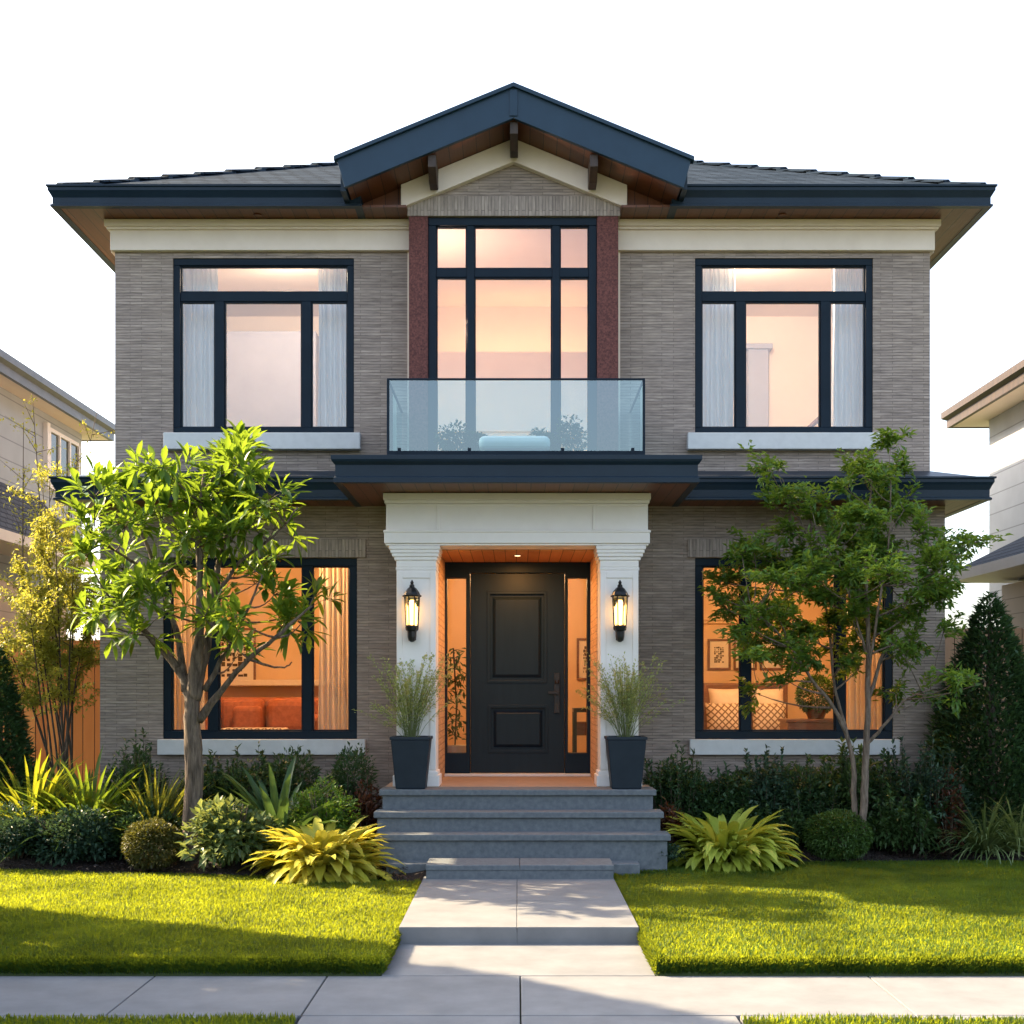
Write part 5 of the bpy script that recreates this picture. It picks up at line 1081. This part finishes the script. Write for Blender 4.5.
# ------------------------------------------------------------------ fences and neighbouring houses
def fence(name, label, x0, x1, y, ztop, mat):
    t = thing(name, label, 'fence', (x0, y, .1)); b = MB(); x = x0; rng = random.Random(3)
    while x < x1:
        b.box(x, min(x + .135, x1), y + rng.uniform(-.004, .004), y + .025, .1, ztop + rng.uniform(-.01, .01)); x += .14
    b.build('boards', mat, t, bevel=.003); b = MB()
    for z in (.5, ztop - .35): b.box(x0, x1, y + .026, y + .07, z, z + .09)
    b.build('rail', mat, t)
    for x in np.linspace(x0 + .06, x1 - .06, max(2, int((x1 - x0) / 1.8) + 1)): MB().box(x - .05, x + .05, y + .07, y + .17, 0, ztop + .03).build('post', mat, t, bevel=.004)
fence('wooden_fence', 'orange cedar board fence with sun glow in its colour between the houses, behind the golden shrub', -8.2, LX0 + .02, 15.2, Z(640, 15.2), M['fence'])
fence('wooden_fence', 'weathered brown board fence behind the conical evergreen', LX1 - .02, 8.0, 16.0, Z(628, 16.0), M['fence_pale'])

def neighbour(label, sgn, xw, xe, y0, y1, ze, xe2, ze2, zt2, ylow0, ylow1, wmat, lmat, win=None):
    """a house beside the plot: its flank wall, eaves, a pent roof over the ground floor; sgn = -1 to the left"""
    t = thing('neighbouring_house', label, 'house', (sgn * (xw + 4), (y0 + y1) / 2, 0)); far = sgn * (xw + 8)
    zs = ze + .03
    b = MB(); b.box(sgn * xw, far, y0, y1 - .55, 2.9, zs + .1); b.build('upper_wall', wmat, t)
    b = MB(); b.box(sgn * (xw - .35), far, ylow0 + .1, ylow1 - .4, -.05, 3.3 if ze2 > 3.3 else ze2 + .1); b.build('lower_wall', lmat, t)
    b = MB(); pk = ze + .25; rx = sgn * (xw + 4); rz = ze + .2 + 4.4 * .42
    b.add([(sgn * xe, y0 - .6, pk), (sgn * xe, y1, pk), (rx, y1 - 4.2, rz), (rx, y0 + 3.6, rz), (far + sgn * .5, y0 - .6, pk), (far + sgn * .5, y1, pk)], [(0, 1, 2, 3), (1, 5, 2), (4, 5, 2, 3), (0, 3, 4)]); rf = b.build('roof', M['shingle_gray'], t)
    gp2 = [(0, ze), (.02, ze), (.02, ze + .12), (.09, ze + .16), (.09, ze + .26), (-.04, ze + .26), (-.04, ze)]
    pth = [(far, y0 - .6), (sgn * xe, y0 - .6), (sgn * xe, y1), (far, y1)]
    if sgn > 0: pth = pth[::-1]
    b = MB(); b.sweep(pth, gp2); b.build('gutter', M['slate'] if sgn < 0 else M['beam'], rf)
    MB().box(sgn * (xe + .01), far, y0 - .6, y1 - .01, ze + .01, ze + .04).build('soffit', M['wall_peach'], rf)
    b = MB(); b.add([(sgn * xe2, ylow0, ze2 + .12), (sgn * xe2, ylow1, ze2 + .12), (sgn * (xw + .02), ylow1 - .7, zt2), (sgn * (xw + .02), ylow0, zt2), (far, ylow1, ze2 + .12), (far, ylow1 - .7, zt2)], [(0, 1, 2, 3), (1, 4, 5, 2)]); b.add([(sgn * xe2, ylow0, ze2 + .12), (sgn * (xw + .02), ylow0, zt2), (sgn * (xw + .02), ylow0, ze2 + .12)], [(0, 1, 2)]); pf = b.build('pent_roof', M['shingle_gray'], t)
    b = MB(); b.box(sgn * xe2, sgn * (xe2 + .04), ylow0, ylow1, ze2, ze2 + .14); b.box(sgn * (xe2 + .04), sgn * (xw + .3), ylow0, ylow1 - .01, ze2 + .01, ze2 + .04); b.build('fascia', M['white'], pf)
    if win:
        ya, yb, za, zb = win; w = .06
        b = MB(); xx = sgn * xw
        for yy0, yy1, zz0, zz1 in ((ya, yb, zb - w, zb), (ya, yb, za, za + w), (ya, ya + w, za + w, zb - w), (yb - w, yb, za + w, zb - w), ((ya * 2 + yb) / 3 - .03, (ya * 2 + yb) / 3 + .03, za + w, zb - w), ((ya + yb * 2) / 3 - .03, (ya + yb * 2) / 3 + .03, za + w, zb - w)): b.box(xx, xx - sgn * .06, yy0, yy1, zz0, zz1)
        b.box(xx, xx - sgn * .07, ya - .12, ya - .002, za - .05, zb + .05)
        wf = b.build('window', M['white'], t); wf['label'] = 'white three light window with a dark edge'
        np_mesh('pane', [(xx - sgn * .03, ya, za), (xx - sgn * .03, yb, za), (xx - sgn * .03, yb, zb), (xx - sgn * .03, ya, zb)], quads=[(0, 1, 2, 3)], mat=M['dpane'], parent=wf)
    return t
m, t_, p_, o_m = newmat('dark_window_pane'); p_.inputs['Base Color'].default_value = (.05, .06, .05, 1); p_.inputs['Roughness'].default_value = .05; M['dpane'] = m
neighbour('pale sided neighbouring house with grey pent roof beside the golden shrub', -1, 7.35, 7.0, 16.6, 22.3, 6.10, 6.6, 3.72, 4.78, 15.9, 20.4, M['siding_shaded'], M['siding_tan'], (20.1, 21.5, 4.95, 5.9))
neighbour('cream sided neighbouring house with a low grey roof behind the conical evergreen', 1, 7.35, 6.9, 15.5, 20.6, 5.98, 6.3, 3.36, 4.06, 14.8, 19.0, M['siding'], M['siding_tan'])
